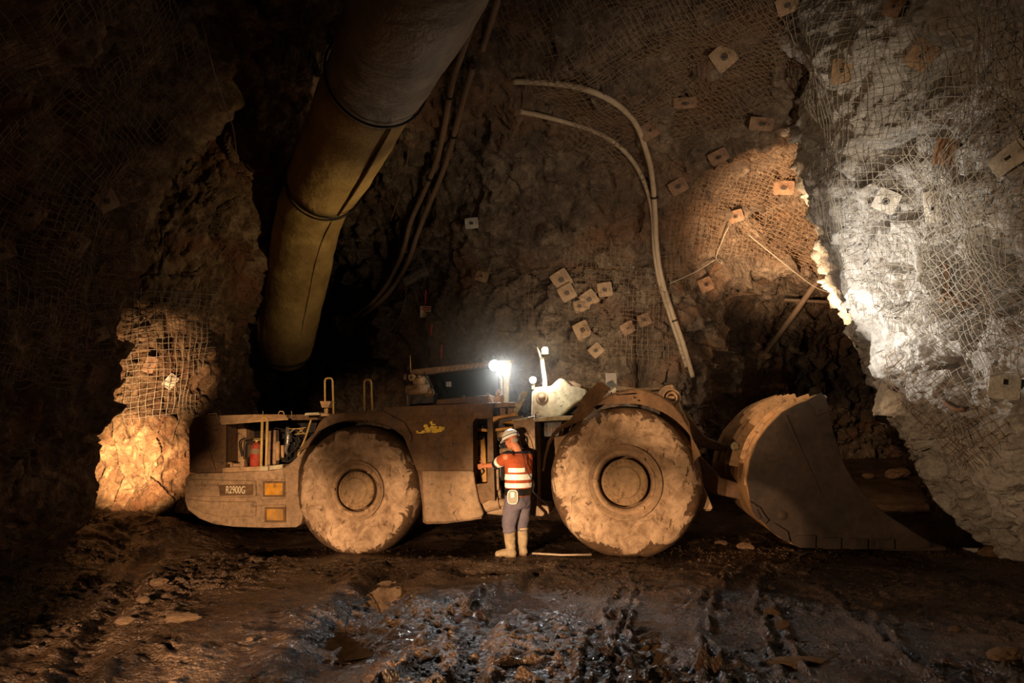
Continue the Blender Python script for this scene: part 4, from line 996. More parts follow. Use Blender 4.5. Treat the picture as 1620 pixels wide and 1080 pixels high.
# ================================================================== WIRE MESH
def arr_mesh(name, v, f, mat, smooth=True):
    me = bpy.data.meshes.new(name); v = np.ascontiguousarray(v, dtype=float); n = f.shape[1]
    me.vertices.add(len(v)); me.vertices.foreach_set('co', v.ravel())
    me.loops.add(len(f)*n); me.loops.foreach_set('vertex_index', f.ravel().astype(np.int32))
    me.polygons.add(len(f)); me.polygons.foreach_set('loop_start', np.arange(0, len(f)*n, n)); me.polygons.foreach_set('loop_total', np.full(len(f), n))
    me.update(); me.validate(); me.polygons.foreach_set('use_smooth', np.full(len(f), smooth)); me.update()
    return link(name, me, mat)
def wires(lines, r, side=3):
    V = []; F = []; n0 = 0
    for p in lines:
        p = np.asarray(p, float); n = len(p)
        if n < 2: continue
        t = np.gradient(p, axis=0); t /= np.linalg.norm(t, axis=1, keepdims=True)+1e-9
        up = np.array([0.31, 0.2, 0.93]); x = np.cross(t, up); x /= np.linalg.norm(x, axis=1, keepdims=True)+1e-9; y = np.cross(t, x)
        for k in range(side):
            a = 2*math.pi*k/side; V.append(p+(x*math.cos(a)+y*math.sin(a))*r)
        i = np.arange(n-1)
        for k in range(side):
            k2 = (k+1) % side
            F.append(np.stack([n0+k*n+i, n0+k2*n+i, n0+k2*n+i+1, n0+k*n+i+1], 1))
        n0 += side*n
    return np.concatenate(V), np.concatenate(F)
def mesh_sheet(shell, px, py, wd, ht, ang, label, mat, only, r=0.0042, cell=0.1, lift=0.03, seed=0, wob=0.022, hole=0.06):
    h_ = hit(px, py, only); c0 = np.array(h_[0])
    d2 = ((shell.full-c0)**2).sum(2); j0, i0 = np.unravel_index(d2.argmin(), d2.shape)
    def arclen(line, k0):
        s_ = np.concatenate([[0], np.cumsum(np.linalg.norm(np.diff(line, axis=0), axis=1))]); return s_-s_[k0]
    su = arclen(shell.base[j0, :], i0); sv = arclen(shell.base[:, i0], j0)
    ca, sa = math.cos(R(ang)), math.sin(R(ang)); lines = []
    rnd = random.Random(seed)
    for dirn, (A_, B_) in enumerate(((wd, ht), (ht, wd))):
        k = -A_/2
        while k <= A_/2:
            t_ = np.arange(-B_/2-rnd.uniform(0, .12), B_/2+rnd.uniform(0, .15), 0.05)
            x_, y_ = (np.full_like(t_, k), t_) if dirn == 0 else (t_, np.full_like(t_, k))
            X = x_*ca-y_*sa; Y = x_*sa+y_*ca
            u = np.interp(X, su, np.arange(shell.nx)); v = np.interp(Y, sv, np.arange(shell.ny))
            p, n = shell.at(u/(shell.nx-1), v/(shell.ny-1))
            p = p+n*lift+np.stack([fbm(p, .45, 3, 301+seed), fbm(p, .45, 3, 311+seed), fbm(p, .45, 3, 321+seed)], 1)*wob*1.6
            keep = fbm(p, .9, 2, 331+seed) > -1.0+hole*6
            run = []
            for q, kk in zip(p, keep):
                if kk: run.append(q)
                else:
                    if len(run) > 2: lines.append(run)
                    run = []
            if len(run) > 2: lines.append(run)
            k += cell*rnd.uniform(.93, 1.07)
    v, f = wires(lines, r); o = arr_mesh('wire_mesh_sheet', v, f, M[mat]); c = v.mean(0)
    o.data.transform(Matrix.Translation(-Vector(c))); o.location = c
    tag(o, label, 'wire mesh', kind='stuff'); return o
WR, WB, WL = ('wall_right',), ('wall_back', 'ceiling'), ('wall_left',)
mesh_sheet(right, 1490, 230, 5.2, 4.4, 24, 'galvanised wire mesh over the upper part of the pale rock pillar at right', 'wire', WR, .0045, seed=1)
mesh_sheet(right, 1580, 340, 4.0, 2.6, -14, 'second layer of bent wire mesh overlapping on the pillar, beside the pale strap plate', 'wire', WR, .0045, seed=2, lift=.09, hole=.1)
mesh_sheet(right, 1560, 590, 2.6, 1.5, -24, 'torn wire mesh on the pillar below the two dark hollows', 'wire_rusty', WR, .0045, seed=3, hole=.1)
mesh_sheet(back, 1210, 225, 5.6, 5.0, 38, 'rusty wire mesh pinned under the brown roof left of the pillar', 'wire_rusty', WB, .0045, seed=4)
mesh_sheet(back, 1230, 330, 4.2, 2.6, 12, 'wire mesh over the brightly lit brow of rock above the side tunnel', 'wire_rusty', WB, .0045, seed=5, lift=.05)
mesh_sheet(back, 960, 470, 3.4, 2.6, 3, 'square wire mesh behind the group of tilted bolt plates, above the lamps', 'wire_rusty', WB, .0045, seed=6, hole=.1)
mesh_sheet(back, 1080, 60, 4.5, 4.0, -28, 'dark wire mesh on the roof at the top, left of the brown diamond plate', 'wire_rusty', WB, .005, seed=7)
mesh_sheet(left, 20, 240, 3.4, 4.6, 6, 'wire mesh hanging down the dark left wall at the picture edge', 'wire_rusty', WL, .005, seed=8, lift=.14)
mesh_sheet(left, 110, 450, 2.2, 2.2, -12, 'wire mesh low on the dark left wall, right of the hanging sheet', 'wire_rusty', WL, .005, seed=9)
mesh_sheet(left, 268, 560, 1.3, 2.1, -8, 'brightly lit wire mesh on the left wall above the glowing rock', 'wire', WL, .006, seed=10, hole=.02)
# loose wire ends along the pillar's edge
def tuft(px, py, label, n, seed):
    rnd = random.Random(seed); lines = []; h_ = hit(px, py, WR); c = h_[0]
    for i in range(n):
        p = Vector(c)+Vector((rnd.uniform(-.05, .12), rnd.uniform(-.1, .1), rnd.uniform(-.25, .25)))
        d = Vector((rnd.uniform(-1, -.1), rnd.uniform(-.6, .2), rnd.uniform(-1, .4))).normalized(); pts = [p]
        for k in range(9):
            d = (d+Vector((rnd.uniform(-.3, .3), rnd.uniform(-.3, .3), rnd.uniform(-.45, .2)))).normalized(); p = p+d*rnd.uniform(.025, .05); pts.append(p)
        lines.append([tuple(q) for q in pts])
    v, f = wires(lines, .004); o = arr_mesh('loose_wire', v, f, M['wire']); o.data.transform(Matrix.Translation(-c)); o.location = c
    tag(o, label, 'wire', kind='stuff')
tuft(1442, 560, 'frayed wire ends sticking out of the pillar edge above the side tunnel', 16, 5)
tuft(1405, 455, 'bent wire ends at the pillar edge, level with the leaning pole', 12, 6)
tuft(1503, 640, 'curled wires around the holes low on the pillar', 10, 8)
tuft(1496, 452, 'tangle of wire at the dark hollow with the rusted strap', 10, 9)

# ================================================================== BOLT PLATES
def plate_proto(mat, bent=0.0):
    n = 13; v = []; vb = []
    for j in range(n):
        for i in range(n):
            x, y = -1+2*i/(n-1), -1+2*j/(n-1); r_ = math.hypot(x, y)
            z = 0.10*math.exp(-(r_/.5)**4)*1.2 + 0.03*math.cos(x*3.0)*bent*2 - 0.05*(abs(x)**6+abs(y)**6)*.5 + bent*.16*x*y
            k = 1-.05*(abs(x*y))**6
            v.append((x*.5*k, y*.5*k, z*.5)); vb.append((x*.5*k, y*.5*k, z*.5-.035))
    mb = MB(); f = []; hole = (n//2)*n+n//2
    for j in range(n-1):
        for i in range(n-1):
            q = (j*n+i, j*n+i+1, (j+1)*n+i+1, (j+1)*n+i)
            if hole in q: continue
            f += [q, tuple(n*n+k for k in q[::-1])]
    rim = [i for i in range(n)]+[(j+1)*n+n-1 for j in range(n-1)]+[(n-1)*n+i for i in range(n-2, -1, -1)]+[j*n for j in range(n-2, 0, -1)]
    for a, b in zip(rim, rim[1:]+rim[:1]): f.append((b, a, n*n+a, n*n+b))
    mb.add(v+vb, f)
    me_o = mb.build('bolt_plate', M[mat])
    mb = MB(); mb.lathe([(.10, .055), (.15, .062), (.16, .04)], (0, 0, 0), 20, 'z'); mb.tube([(0, 0, -.15), (0, 0, .07)], .045, 12)
    mb.lathe([(0, .055), (.085, .055), (.09, .04)], (0, 0, 0), 6, 'z', False)
    b = mb.build('rock_bolt', M['dark'], me_o)
    return me_o
protos = {}
def plate(px, py, size, rot, kind, label, only=None, squash=1.0, bent=0.0, face=0.35, dist=None):
    key = (kind, bent)
    if key not in protos: protos[key] = plate_proto(kind, bent); o = protos[key]; first = True
    else:
        src = protos[key]; o = src.copy(); C.objects.link(o); first = False
        for ch in src.children: c_ = ch.copy(); C.objects.link(c_); c_.parent = o
    h_ = hit(px, py, only); loc, nor, dd = h_
    near = [hit(px+dx, py+dy, only) for dx, dy in ((14, 0), (-14, 0), (0, 14), (0, -14), (24, 10), (-20, -16))]
    nn_ = nor.copy()
    for q in near:
        if q: nn_ += q[1]
    nn_.normalize(); v = -Vector(ray(px, py)).normalized(); nn_ = (nn_*(1-face)+v*face).normalized()
    s_ = size/FPX*(h_[2]*.93)
    dmin = min([h_[2]]+[q[2] for q in near if q and abs(q[2]-h_[2]) < .5])
    loc = Vector(CAM)+Vector(ray(px, py)).normalized()*(dmin-.05)
    o.scale = (s_, s_*squash, s_); o.location = loc
    o.rotation_euler = (nn_.to_track_quat('Z', 'Y').to_matrix().to_4x4() @ Matrix.Rotation(R(rot), 4, 'Z')).to_euler()
    tag(o, label, 'bolt plate', 'rock bolt plates pinning the wire mesh'); return o
for a in [
 (1332, 112, 34, 78, 'plate_tan', 'tan dished bolt plate at the top corner where roof and pillar meet', None, .8, .5),
 (1458, 88, 36, 40, 'plate_tan', 'tall tan diamond bolt plate high on the pillar', WR, .9, .5),
 (1495, 240, 34, 70, 'rust', 'rusted bolt plate on the pillar right of the black hollow', WR, .75, .5),
 (1596, 250, 48, 24, 'plate_pale', 'large grey bolt plate at the right picture edge on the pillar', WR, .6, .5),
 (1402, 318, 32, 52, 'plate_pale', 'pale diamond bolt plate on the bright edge of the pillar', WR, 1.0, 0.0),
 (1475, 328, 46, 88, 'plate_pale', 'white narrow strap plate standing upright on the pillar', WR, .46, .5),
 (1414, 10, 26, 60, 'rust', 'rusty bolt plate at the top picture edge above the pillar', None, .8, .5),
 (1590, 604, 46, 82, 'plate_pale', 'pale bent plate at the right picture edge below the hollows', WR, .8, .5),
 (1145, 90, 34, 42, 'plate_tan', 'brown diamond bolt plate alone on the roof, upper middle right', WB, 1.0, 0.0),
 (1246, 8, 30, 10, 'plate_tan', 'brown bolt plate cut by the top edge of the picture', WB, .8, 0.0),
 (1084, 163, 34, -4, 'rust', 'flat reddish plate above the tall hose arch', WB, .5, 0.0),
 (1028, 206, 32, 30, 'rust', 'reddish plate right beside the bend of the tall hose', WB, .8, .5),
 (1137, 248, 30, 20, 'rust', 'reddish plate on the roof mid-way between hose and pillar', WB, .7, 0.0),
 (1205, 196, 36, -5, 'rust', 'faint reddish plate on the roof below the double black hole', WB, .55, 0.0),
 (1307, 266, 32, -15, 'rust', 'reddish plate near the pillar, above the bright brow', WB, .7, 0.0),
 (1240, 297, 30, -10, 'rust', 'reddish plate just left of the brightly lit broken brow', WB, .7, 0.0),
 (1073, 295, 28, 25, 'rust', 'small reddish plate right of the hoses, where they merge', WB, .8, 0.0),
 (1164, 342, 24, 5, 'rust', 'small reddish plate low on the roof above the wire loop', WB, .8, 0.0),
 (888, 442, 30, 32, 'plate_tan', 'dim plate, upper left of the group above the lamps', WB, 1.0, 0.0),
 (897, 463, 26, 30, 'plate_tan', 'tilted plate overlapping the upper left plate of the group above the lamps', WB, 1.0, 0.0),
 (932, 473, 27, 36, 'plate_tan', 'palest diamond plate in the middle of the group above the lamps', WB, 1.0, 0.0),
 (957, 458, 24, 6, 'plate_tan', 'nearly upright square plate, top right of the group above the lamps', WB, 1.0, 0.0),
 (917, 484, 20, 15, 'plate_tan', 'small plate below the palest diamond plate', WB, 1.0, 0.0),
 (921, 522, 28, 28, 'plate_tan', 'dusty plate on the lit rock above the white beacon post', WB, 1.0, 0.0),
 (943, 554, 22, 40, 'plate_tan', 'bright small plate just above the white control box', WB, .9, 0.0),
 (993, 519, 22, 28, 'rust', 'rusty small plate beside the dark vertical cleft', WB, .9, .5),
 (1019, 506, 22, 20, 'rust', 'rusty plate between the cleft and the foot of the hoses', WB, .9, 0.0),
 (1117, 450, 24, 25, 'rust', 'rusty plate right of the hoses, near the wire loop', WB, .9, 0.0),
 (746, 353, 22, 4, 'plate_pale', 'small grey square plate on the dark rock right of the paired hoses', WB, .8, 0.0),
 (762, 437, 22, -18, 'plate_tan', 'small tilted plate right of the comb-like wire strip', WB, .8, .5),
 (48, 340, 36, 62, 'plate_tan', 'tan bolt plate on the dark left wall, second from the edge', WL, .8, .5),
 (120, 388, 34, 70, 'plate_tan', 'dull tan bolt plate with a dark hole on the left wall', WL, .8, 0.0),
 (169, 318, 30, 40, 'plate_tan', 'dimmest diamond plate high on the left wall', WL, .9, 0.0),
 (4, 396, 30, 30, 'plate_tan', 'plate cut by the left edge of the picture', WL, .8, 0.0),
 (42, 150, 34, 85, 'plate_tan', 'narrow plate seen edge-on at the upper left', WL, .4, .5),
 (157, 530, 26, 30, 'plate_tan', 'dim plate on the left wall below the low mesh', WL, .7, .5),
 (198, 553, 26, 62, 'plate_tan', 'leaning plate left of the lit mesh', WL, .6, .5),
 (237, 577, 26, 70, 'rust', 'brown plate at the left edge of the lit mesh', WL, .6, .5),
 (270, 603, 22, 55, 'plate_pale', 'brightly lit plate at the foot of the lit mesh', WL, .7, .5)]:
    plate(*a)

# ================================================================== DUCT
def duct_mat(name, c1, c2):
    t = NT(name); n = t.noise(1.6, 6, .6, .5); n2 = t.noise(7, 5, .65, .3, t.stretch(1, 1, 1))
    c = t.ramp(n, [(.35, c1), (.65, c2)]); c = t.mix(.35, c, t.ramp(n2, [(.3, g(.5)), (.7, g(1))]), 'MULTIPLY')
    return t.fin(c, .6, t.bump(t.math('ADD', n, t.math('MULTIPLY', n2, .5)), .05), spec=.3)
M['duct_grey'] = duct_mat('grey_duct_fabric', srgb(118, 108, 96), srgb(168, 156, 140))
M['duct_yellow'] = duct_mat('yellow_duct_fabric', srgb(134, 108, 66), srgb(176, 146, 92))
dr = [P(840, -420, 4.6), P(735, -180, 5.3), P(656, 0, 6.3), P(592, 132, 8.3), P(514, 288, 10.9)]
dr2 = [P(509, 298, 11.2), P(490, 345, 12.0), P(474, 420, 13.2), P(455, 520, 14.4), P(448, 560, 15.0)]
droot = bpy.data.objects.new('ventilation_duct', None); C.objects.link(droot); droot.location = dr[3]
tag(droot, 'big round fabric ventilation duct under the roof, grey near, yellowish at its far end', 'ventilation duct')
def duct(pts, rad, mat, i0, i1, name, ridge=None, seg=64):
    cc = catmull(pts, 14)[i0:i1]; vs = []; n = len(cc); prev = None
    for i, p in enumerate(cc):
        t_ = cc[min(i+1, n-1)]-cc[max(i-1, 0)]; t_ = t_/np.linalg.norm(t_)
        x = np.cross(t_, [0, 0, 1.0]); x /= np.linalg.norm(x); y = np.cross(x, t_)
        rr = rad(i/(n-1)) if callable(rad) else rad
        for k in range(seg):
            an = 2*math.pi*k/seg; q = p+(x*math.cos(an)+y*math.sin(an))*rr
            vs.append(q)
    vs = np.array(vs); c_ = np.repeat(np.array(cc), seg, 0); dv = (vs-c_); dv /= np.linalg.norm(dv, axis=1, keepdims=True)
    w_ = fbm(vs, .8, 3, 401)*.02+ridged(vs*np.array([1, .5, 1]), .35, 2, 405)*.006
    vs = vs+dv*w_[:, None]-np.array(dr[3])
    mb = MB(); mb.add(vs, [(i*seg+k, i*seg+(k+1) % seg, (i+1)*seg+(k+1) % seg, (i+1)*seg+k) for i in range(n-1) for k in range(seg)], True)
    o = mb.build(name, M[mat], droot); sdf = o.modifiers.new('thick', 'SOLIDIFY'); sdf.thickness = .012; return cc, o
RD = .63
c1, _ = duct(dr, RD, 'duct_grey', 0, 43, 'duct_section')
c2, _ = duct(dr, lambda k: RD*(1-.02*k), 'duct_yellow', 42, 57, 'duct_section')
c3, _ = duct(dr2, lambda k: RD*(.90+.05*math.sin(k*3))*(1 if k < .9 else 1-.9*(k-.9)), 'duct_yellow', 0, 57, 'duct_section')
def ring(c, t_, rad, name='duct_ring'):
    t_ = t_/np.linalg.norm(t_); x = np.cross(t_, [0, 0, 1.0]); x /= np.linalg.norm(x); y = np.cross(x, t_)
    pts = [c+(x*math.cos(a)+y*math.sin(a))*rad-np.array(dr[3]) for a in np.linspace(0, 2*math.pi, 49)]
    mb = MB(); mb.tube(pts, .016, 6, False); mb.build(name, M['dark'], droot)
ring(c1[41], c1[42]-c1[40], RD+.03); ring(c2[-1], c2[-1]-c2[-3], RD+.01); ring(c3[1], c3[3]-c3[0], RD*.9+.02); ring(c1[20], c1[21]-c1[19], RD+.03); ring(c3[50], c3[51]-c3[49], RD*.95+.02)
def flap(cc, ang, rad, name, w_=.07):
    pts = []; 
    for i, p in enumerate(cc):
        t_ = cc[min(i+1, len(cc)-1)]-cc[max(i-1, 0)]; t_ = t_/np.linalg.norm(t_); x = np.cross(t_, [0, 0, 1.0]); x /= np.linalg.norm(x); y = np.cross(x, t_)
        a = R(ang); q = p+(x*math.cos(a)+y*math.sin(a))*(rad-.01)-np.array(dr[3]); d = (x*math.cos(a-.25)+y*math.sin(a-.25))
        k = .4+.6*math.sin(math.pi*min(1, (i+1)/(len(cc)))); pts.append((q, q+d*w_*k, q-y*.01+x*.02))
    mb = MB(); v = [p_ for tr in pts for p_ in tr]; f = []
    for i in range(len(pts)-1):
        b_ = i*3
        for j in range(3): f.append((b_+j, b_+(j+1) % 3, b_+3+(j+1) % 3, b_+3+j))
    mb.add(v, f, True); mb.build(name, M['duct_yellow'], droot)
flap(c2, -70, RD, 'duct_seam', .10); flap(c3[2:40], -72, RD*.93, 'duct_seam', .05)
mb = MB(); q = Vector(P(474, 553, 14.6))-Vector(dr[3]); mb.box(q.x-.07, q.x+.07, q.y-.01, q.y+.01, q.z-.10, q.z+.10); mb.build('duct_tag', M['white'], droot, .004)
mb = MB()
for (px, py, Y, zt) in ((700, -20, 5.9, 8.0), (592, 100, 8.3, 8.3), (530, 240, 10.6, 8.3)):
    a_ = Vector(P(px, py, Y)); 
    pts = [a_-Vector(dr[3]), Vector((a_.x, a_.y, zt+1.0))-Vector(dr[3])]; m_ = MB(); m_.tube(pts, .006, 6); m_.build('hanger_wire', M['dark'], droot)

# ================================================================== HOSES, CABLES, SIGN, POLES
def on_rock(pts, lift, only=None, smooth=3, per=6):
    pp_ = catmull([(x, y, 0) for x, y in pts], per); ds = []
    for q in pp_:
        h_ = hit(q[0], q[1], only); ds.append(h_[2] if h_ else ds[-1])
    ds = np.array(ds)
    mn = np.array([ds[max(0, i-2):i+3].min() for i in range(len(ds))])
    for _ in range(smooth): mn = np.convolve(np.pad(mn, 2, 'edge'), np.ones(5)/5, 'valid')
    mn = np.minimum(mn, ds)-lift
    out = []
    for q, d_ in zip(pp_, mn):
        r_ = ray(q[0], q[1]); out.append(CAM+r_/np.linalg.norm(r_)*d_)
    return out
def run(name, pts, r_, mat, label, cat, lift=.08, only=None, seg=12, group=None, world=None, kids=None):
    ps = world or on_rock(pts, lift, only); c = np.array(ps).mean(0); mb = MB(); mb.tube([p-c for p in ps], r_, seg)
    o = mb.build(name, M[mat] if isinstance(mat, str) else mat); o.location = c; tag(o, label, cat, group)
    if kids:
        for i in kids:
            i = min(int(i*len(ps)), len(ps)-2); m_ = MB(); m_.tube([ps[i]-c, ps[i+1]*.3+ps[i]*.7-c], r_*1.35, seg); m_.build('hose_clamp', M['dark'], o)
    return o
M['hose_grey'] = mat_plain('dusty_grey_hose', srgb(168, 146, 120), .65, 0, .3, 8)
M['hose_dark'] = mat_plain('dusty_brown_hose', srgb(120, 96, 76), .65, 0, .3, 8)
run('service_hose', [(812, 129), (850, 130), (905, 136), (950, 150), (985, 172), (1008, 200), (1022, 238), (1031, 275), (1036, 330), (1039, 390), (1047, 440), (1062, 490), (1078, 535), (1088, 568), (1096, 596)], .05, 'hose_grey', 'taller of two pale hoses arching over the roof and down the back wall', 'hose', .10, WB, kids=(.55, .8))
run('service_hose', [(822, 176), (860, 184), (905, 196), (945, 210), (978, 230), (1002, 256), (1018, 285), (1028, 315), (1033, 345), (1036, 400), (1044, 448), (1060, 500), (1075, 545), (1086, 580)], .045, 'hose_grey', 'lower of two pale hoses, joining the taller one half-way down', 'hose', .02, WB)
run('water_hose', [(752, 22), (735, 70), (718, 120), (709, 165), (701, 210), (690, 255), (670, 305), (650, 350), (638, 395), (618, 440), (590, 478), (556, 503)], .055, 'hose_dark', 'left of the two brown hoses hanging beside the duct', 'hose', .12, WB, kids=(.25, .5))
run('water_hose', [(748, 105), (736, 145), (724, 190), (712, 235), (697, 280), (676, 330), (660, 372), (647, 410), (626, 448), (600, 478), (572, 500)], .055, 'hose_dark', 'right of the two brown hoses hanging beside the duct', 'hose', .12, WB, kids=(.25,))
run('steel_pipe', [(790, -10), (778, 30), (768, 60), (762, 80)], .05, 'hose_dark', 'short pipe stub at the top edge right of the duct', 'pipe', .12, WB)
run('power_cable', [(643, 455), (640, 480), (630, 505), (618, 524)], .012, 'hose_dark', 'thin cable looping down below the comb-like wire strip', 'cable', .15, WB, 6)
run('power_cable', [(655, 455), (661, 478), (668, 505), (675, 560), (678, 600)], .010, 'hose_dark', 'thin cable hanging behind the small warning sign', 'cable', .12, WB, 6)
run('tie_wire', [(652, 178), (648, 230), (637, 290), (618, 350)], .008, 'hose_dark', 'thin wire hanging between the duct and the brown hoses', 'wire', .3, WB, 6)
run('tie_wire', [(1153, 358), (1146, 372), (1138, 392), (1133, 407), (1138, 414), (1142, 418), (1140, 411), (1131, 411), (1115, 421), (1092, 434), (1060, 448)], .011, 'wire', 'pale wire curling in a loop right of the hoses', 'wire', .18, WB, 6)
run('tie_wire', [], .010, 'wire', 'thin wire sagging across the mouth of the side tunnel', 'wire', seg=6, world=catmull([P(1185, 372, 13.2), P(1222, 402, 13.5), P(1262, 434, 13.8), P(1292, 455, 14.1), P(1332, 470, 14.4)], 6))
M['pole'] = mat_plain('grey_weathered_pole', srgb(112, 92, 74), .7, 0, .4, 8)
run('leaning_pole', [], .065, 'pole', 'long grey pole leaning in the dark side tunnel', 'pole', world=[P(1302, 432, 15.0), P(1258, 494, 16.0), P(1213, 556, 17.0)], seg=14)
run('horizontal_bar', [], .04, 'pole', 'level bar in the dark behind the leaning pole', 'bar', world=[P(1240, 474, 16.4), P(1345, 479, 16.4)])
run('tie_wire', [(318, 30), (332, 90), (350, 150), (368, 200), (376, 260)], .008, 'hose_dark', 'long thin wire hanging from the dark roof left of the duct', 'wire', 2.0, None, 6)
# comb-like strip of cut mesh
mb = MB(); p0 = np.array(on_rock([(640, 446), (657, 436), (674, 427)], .2, WB, per=8)); c = p0.mean(0)
a_, b_ = p0[0], p0[-1]; nrm = (b_-a_)/np.linalg.norm(b_-a_); perp = np.array([-.45, -.1, .9]); perp = perp-nrm*(perp@nrm); perp /= np.linalg.norm(perp)
for o_ in (-.045, .045): mb.tube([a_+perp*o_-c, b_+perp*o_-c], .007, 6)
for i in range(15):
    q = a_+(b_-a_)*i/14; mb.tube([q-perp*.11-c, q+perp*.11-c], .010, 6)
o = mb.build('wire_comb', M['wire']); o.location = c; tag(o, 'comb-like strip of cut wire mesh hanging left of the warning sign', 'wire strip')
# warning sign
h_ = hit(674, 493, WB); sgn = bpy.data.objects.new('warning_sign', None); C.objects.link(sgn); sy = h_[0].y-.25; q = P(673.5, 493, sy); sgn.location = q
tag(sgn, 'small white warning sign with a red heading hanging on the back wall', 'sign')
mb = MB(); mb.box(-.125, .125, 0, .008, -.13, .13); mb.build('sign_board', mat_plain('cream_sign', srgb(236, 222, 178), .5, 0, .2, 10), sgn, .004)
mb = MB(); mb.lathe([(0, -.003), (.055, -.003), (.058, .001)], (0, 0, 0), 24); mb.v = [(x*1.9, y, z*.75+.065) for x, y, z in mb.v]; mb.box(-.11, .11, -.002, .001, .105, .115); mb.build('sign_heading', M['red'], sgn)
lt = mat_plain('sign_letters', srgb(120, 50, 36), .6, 0, .1)
text_mesh('DANGER', .055, 'lettering', M['white'], sgn, (0, -.005, .064), (R(90), 0, 0), .001)
for i, (wd_, zz) in enumerate(((.10, -.005), (.16, -.04), (.20, -.09))):
    mb = MB(); rnd = random.Random(i); x = -wd_/2
    while x < wd_/2: l_ = rnd.uniform(.012, .022); mb.box(x, x+l_, -.003, 0, zz-.012, zz+.012); x += l_+.007
    mb.build('sign_text_line', lt, sgn)
def tape(px, y0, y1, label):
    h_ = hit(px, (y0+y1)/2, WB); Y = h_[0].y-.2; a_ = P(px, y0, Y); b_ = P(px-1, y1, Y); c = (a_+b_)/2; mb = MB()
    for i in range(6):
        u = a_+(b_-a_)*i/6-c; v = a_+(b_-a_)*(i+1)/6-c; s_ = .012*math.sin(i*1.3)
        mb.add([(u[0]-.016+s_, u[1], u[2]), (u[0]+.016+s_, u[1]+.01, u[2]), (v[0]+.016-s_, v[1]+.01, v[2]), (v[0]-.016-s_, v[1], v[2]),
                (u[0]-.016+s_, u[1]+.004, u[2]), (u[0]+.016+s_, u[1]+.014, u[2]), (v[0]+.016-s_, v[1]+.014, v[2]), (v[0]-.016-s_, v[1]+.004, v[2])],
               [(0, 1, 2, 3), (7, 6, 5, 4), (0, 4, 5, 1), (1, 5, 6, 2), (2, 6, 7, 3), (3, 7, 4, 0)])
    o = mb.build('marking_tape', M['red']); o.location = c; tag(o, label, 'marking tape')
tape(674, 459, 482, 'strip of red tape hanging above the warning sign'); tape(683, 513, 530, 'strip of red tape right below the warning sign'); tape(699, 545, 566, 'red tape hanging just left of the brightest lamp')
# rusted straps in the hollow of the pillar
def strap(pts, r_, label):
    ps = on_rock(pts, .06, WR, 2, 4); run('rusted_strap', [], r_, 'rust', label, 'metal strap', world=ps, seg=6)
strap([(1492, 415), (1500, 440), (1498, 462), (1490, 478)], [.03]*13, 'rusted strap hanging in the dark hollow of the pillar')
strap([(1492, 462), (1508, 472), (1520, 480), (1530, 478)], [.035]*13, 'rusty curved metal tongue jutting at the foot of the hollow')
strap([(1494, 634), (1502, 642), (1514, 648), (1526, 647)], [.03]*13, 'grey bent pipe half buried low on the pillar')

# ================================================================== FIRE EXTINGUISHER
def fire_ext():
    a, z = L(399.5, 745, .2); o = bpy.data.objects.new('fire_extinguisher', None); C.objects.link(o)
    o.location = Vector(RF.O)+Vector(RF.A)*a+Vector(RF.B)*.28+Vector((0, 0, z)); tag(o, 'dusty red fire extinguisher standing in the open engine bay', 'fire extinguisher')
    h = .42; r_ = .084
    mb = MB(); mb.lathe([(0, 0), (r_*.9, 0), (r_, .015), (r_, h*.85), (r_*.93, h*.93), (r_*.6, h*.99), (.028, h*1.01), (.025, h*1.06), (0, h*1.06)], (0, 0, 0), 32, 'z')
    mb.build('cylinder', mat_dirty('dusty_red_paint', srgb(196, 44, 26), srgb(170, 90, 60), cover=.3, streak=True), o)
    mb = MB(); mb.lathe([(r_+.002, h*.62), (r_+.003, h*.63), (r_+.003, h*.80), (r_+.002, h*.81)], (0, 0, 0), 32, 'z'); mb.build('label_band', M['plate_tan'], o)
    mb = MB(); mb.tube([(0, 0, h*1.05), (0, 0, h*1.12)], .022, 12); mb.box(-.05, .06, -.012, .012, h*1.11, h*1.14); mb.box(-.045, .07, -.01, .01, h*1.17, h*1.19); mb.build('valve', M['rail'], o, .003)
    mb = MB(); mb.tube(catmull([(-.02, -.02, h*1.08), (-.10, -.04, h*1.06), (-.125, -.05, h*.85), (-.12, -.04, h*.4), (-.105, -.03, .05)], 6), .011, 8); mb.build('hose', M['black'], o)
fire_ext()

# ================================================================== LOOSE ROCK AND GRAVEL ON THE FLOOR
def rock_mesh(seed, s=1.0, flat=.6):
    bm = bmesh.new(); bmesh.ops.create_icosphere(bm, subdivisions=3, radius=1); v = np.array([tuple(q.co) for q in bm.verts])
    k = 1+.22*facets(v+seed*7.7, .9, seed, .9)+.10*fbm(v+seed*3.1, .5, 3, seed); v = v*k[:, None]*np.array([1, .8, flat])*s
    for q, p in zip(bm.verts, v): q.co = p
    me = bpy.data.meshes.new('rock'); bm.to_mesh(me); bm.free(); return me
M['stone'] = mat_rock('loose_stone', srgb(92, 70, 50), srgb(138, 108, 80), srgb(176, 146, 112), srgb(128, 92, 62), .02, fine=3)
def rock(px, py, w_, label, hgt=.6, rot=0, seed=1, depth=.8, mat='stone', rise=.35):
    c = G(px, py); z = floor_z(c[0], c[1]); c = G(px, py, z); s_ = w_/FPX*c[1]/2
    me = rock_mesh(seed, 1, 1); me.materials.append(M[mat]); o = bpy.data.objects.new('rock', me); C.objects.link(o)
    o.scale = (s_, s_*depth, s_*hgt); o.rotation_euler = (0, 0, R(rot)); o.location = (c[0], c[1], z+s_*hgt*rise); tag(o, label, 'rock', 'loose rocks on the tunnel floor')
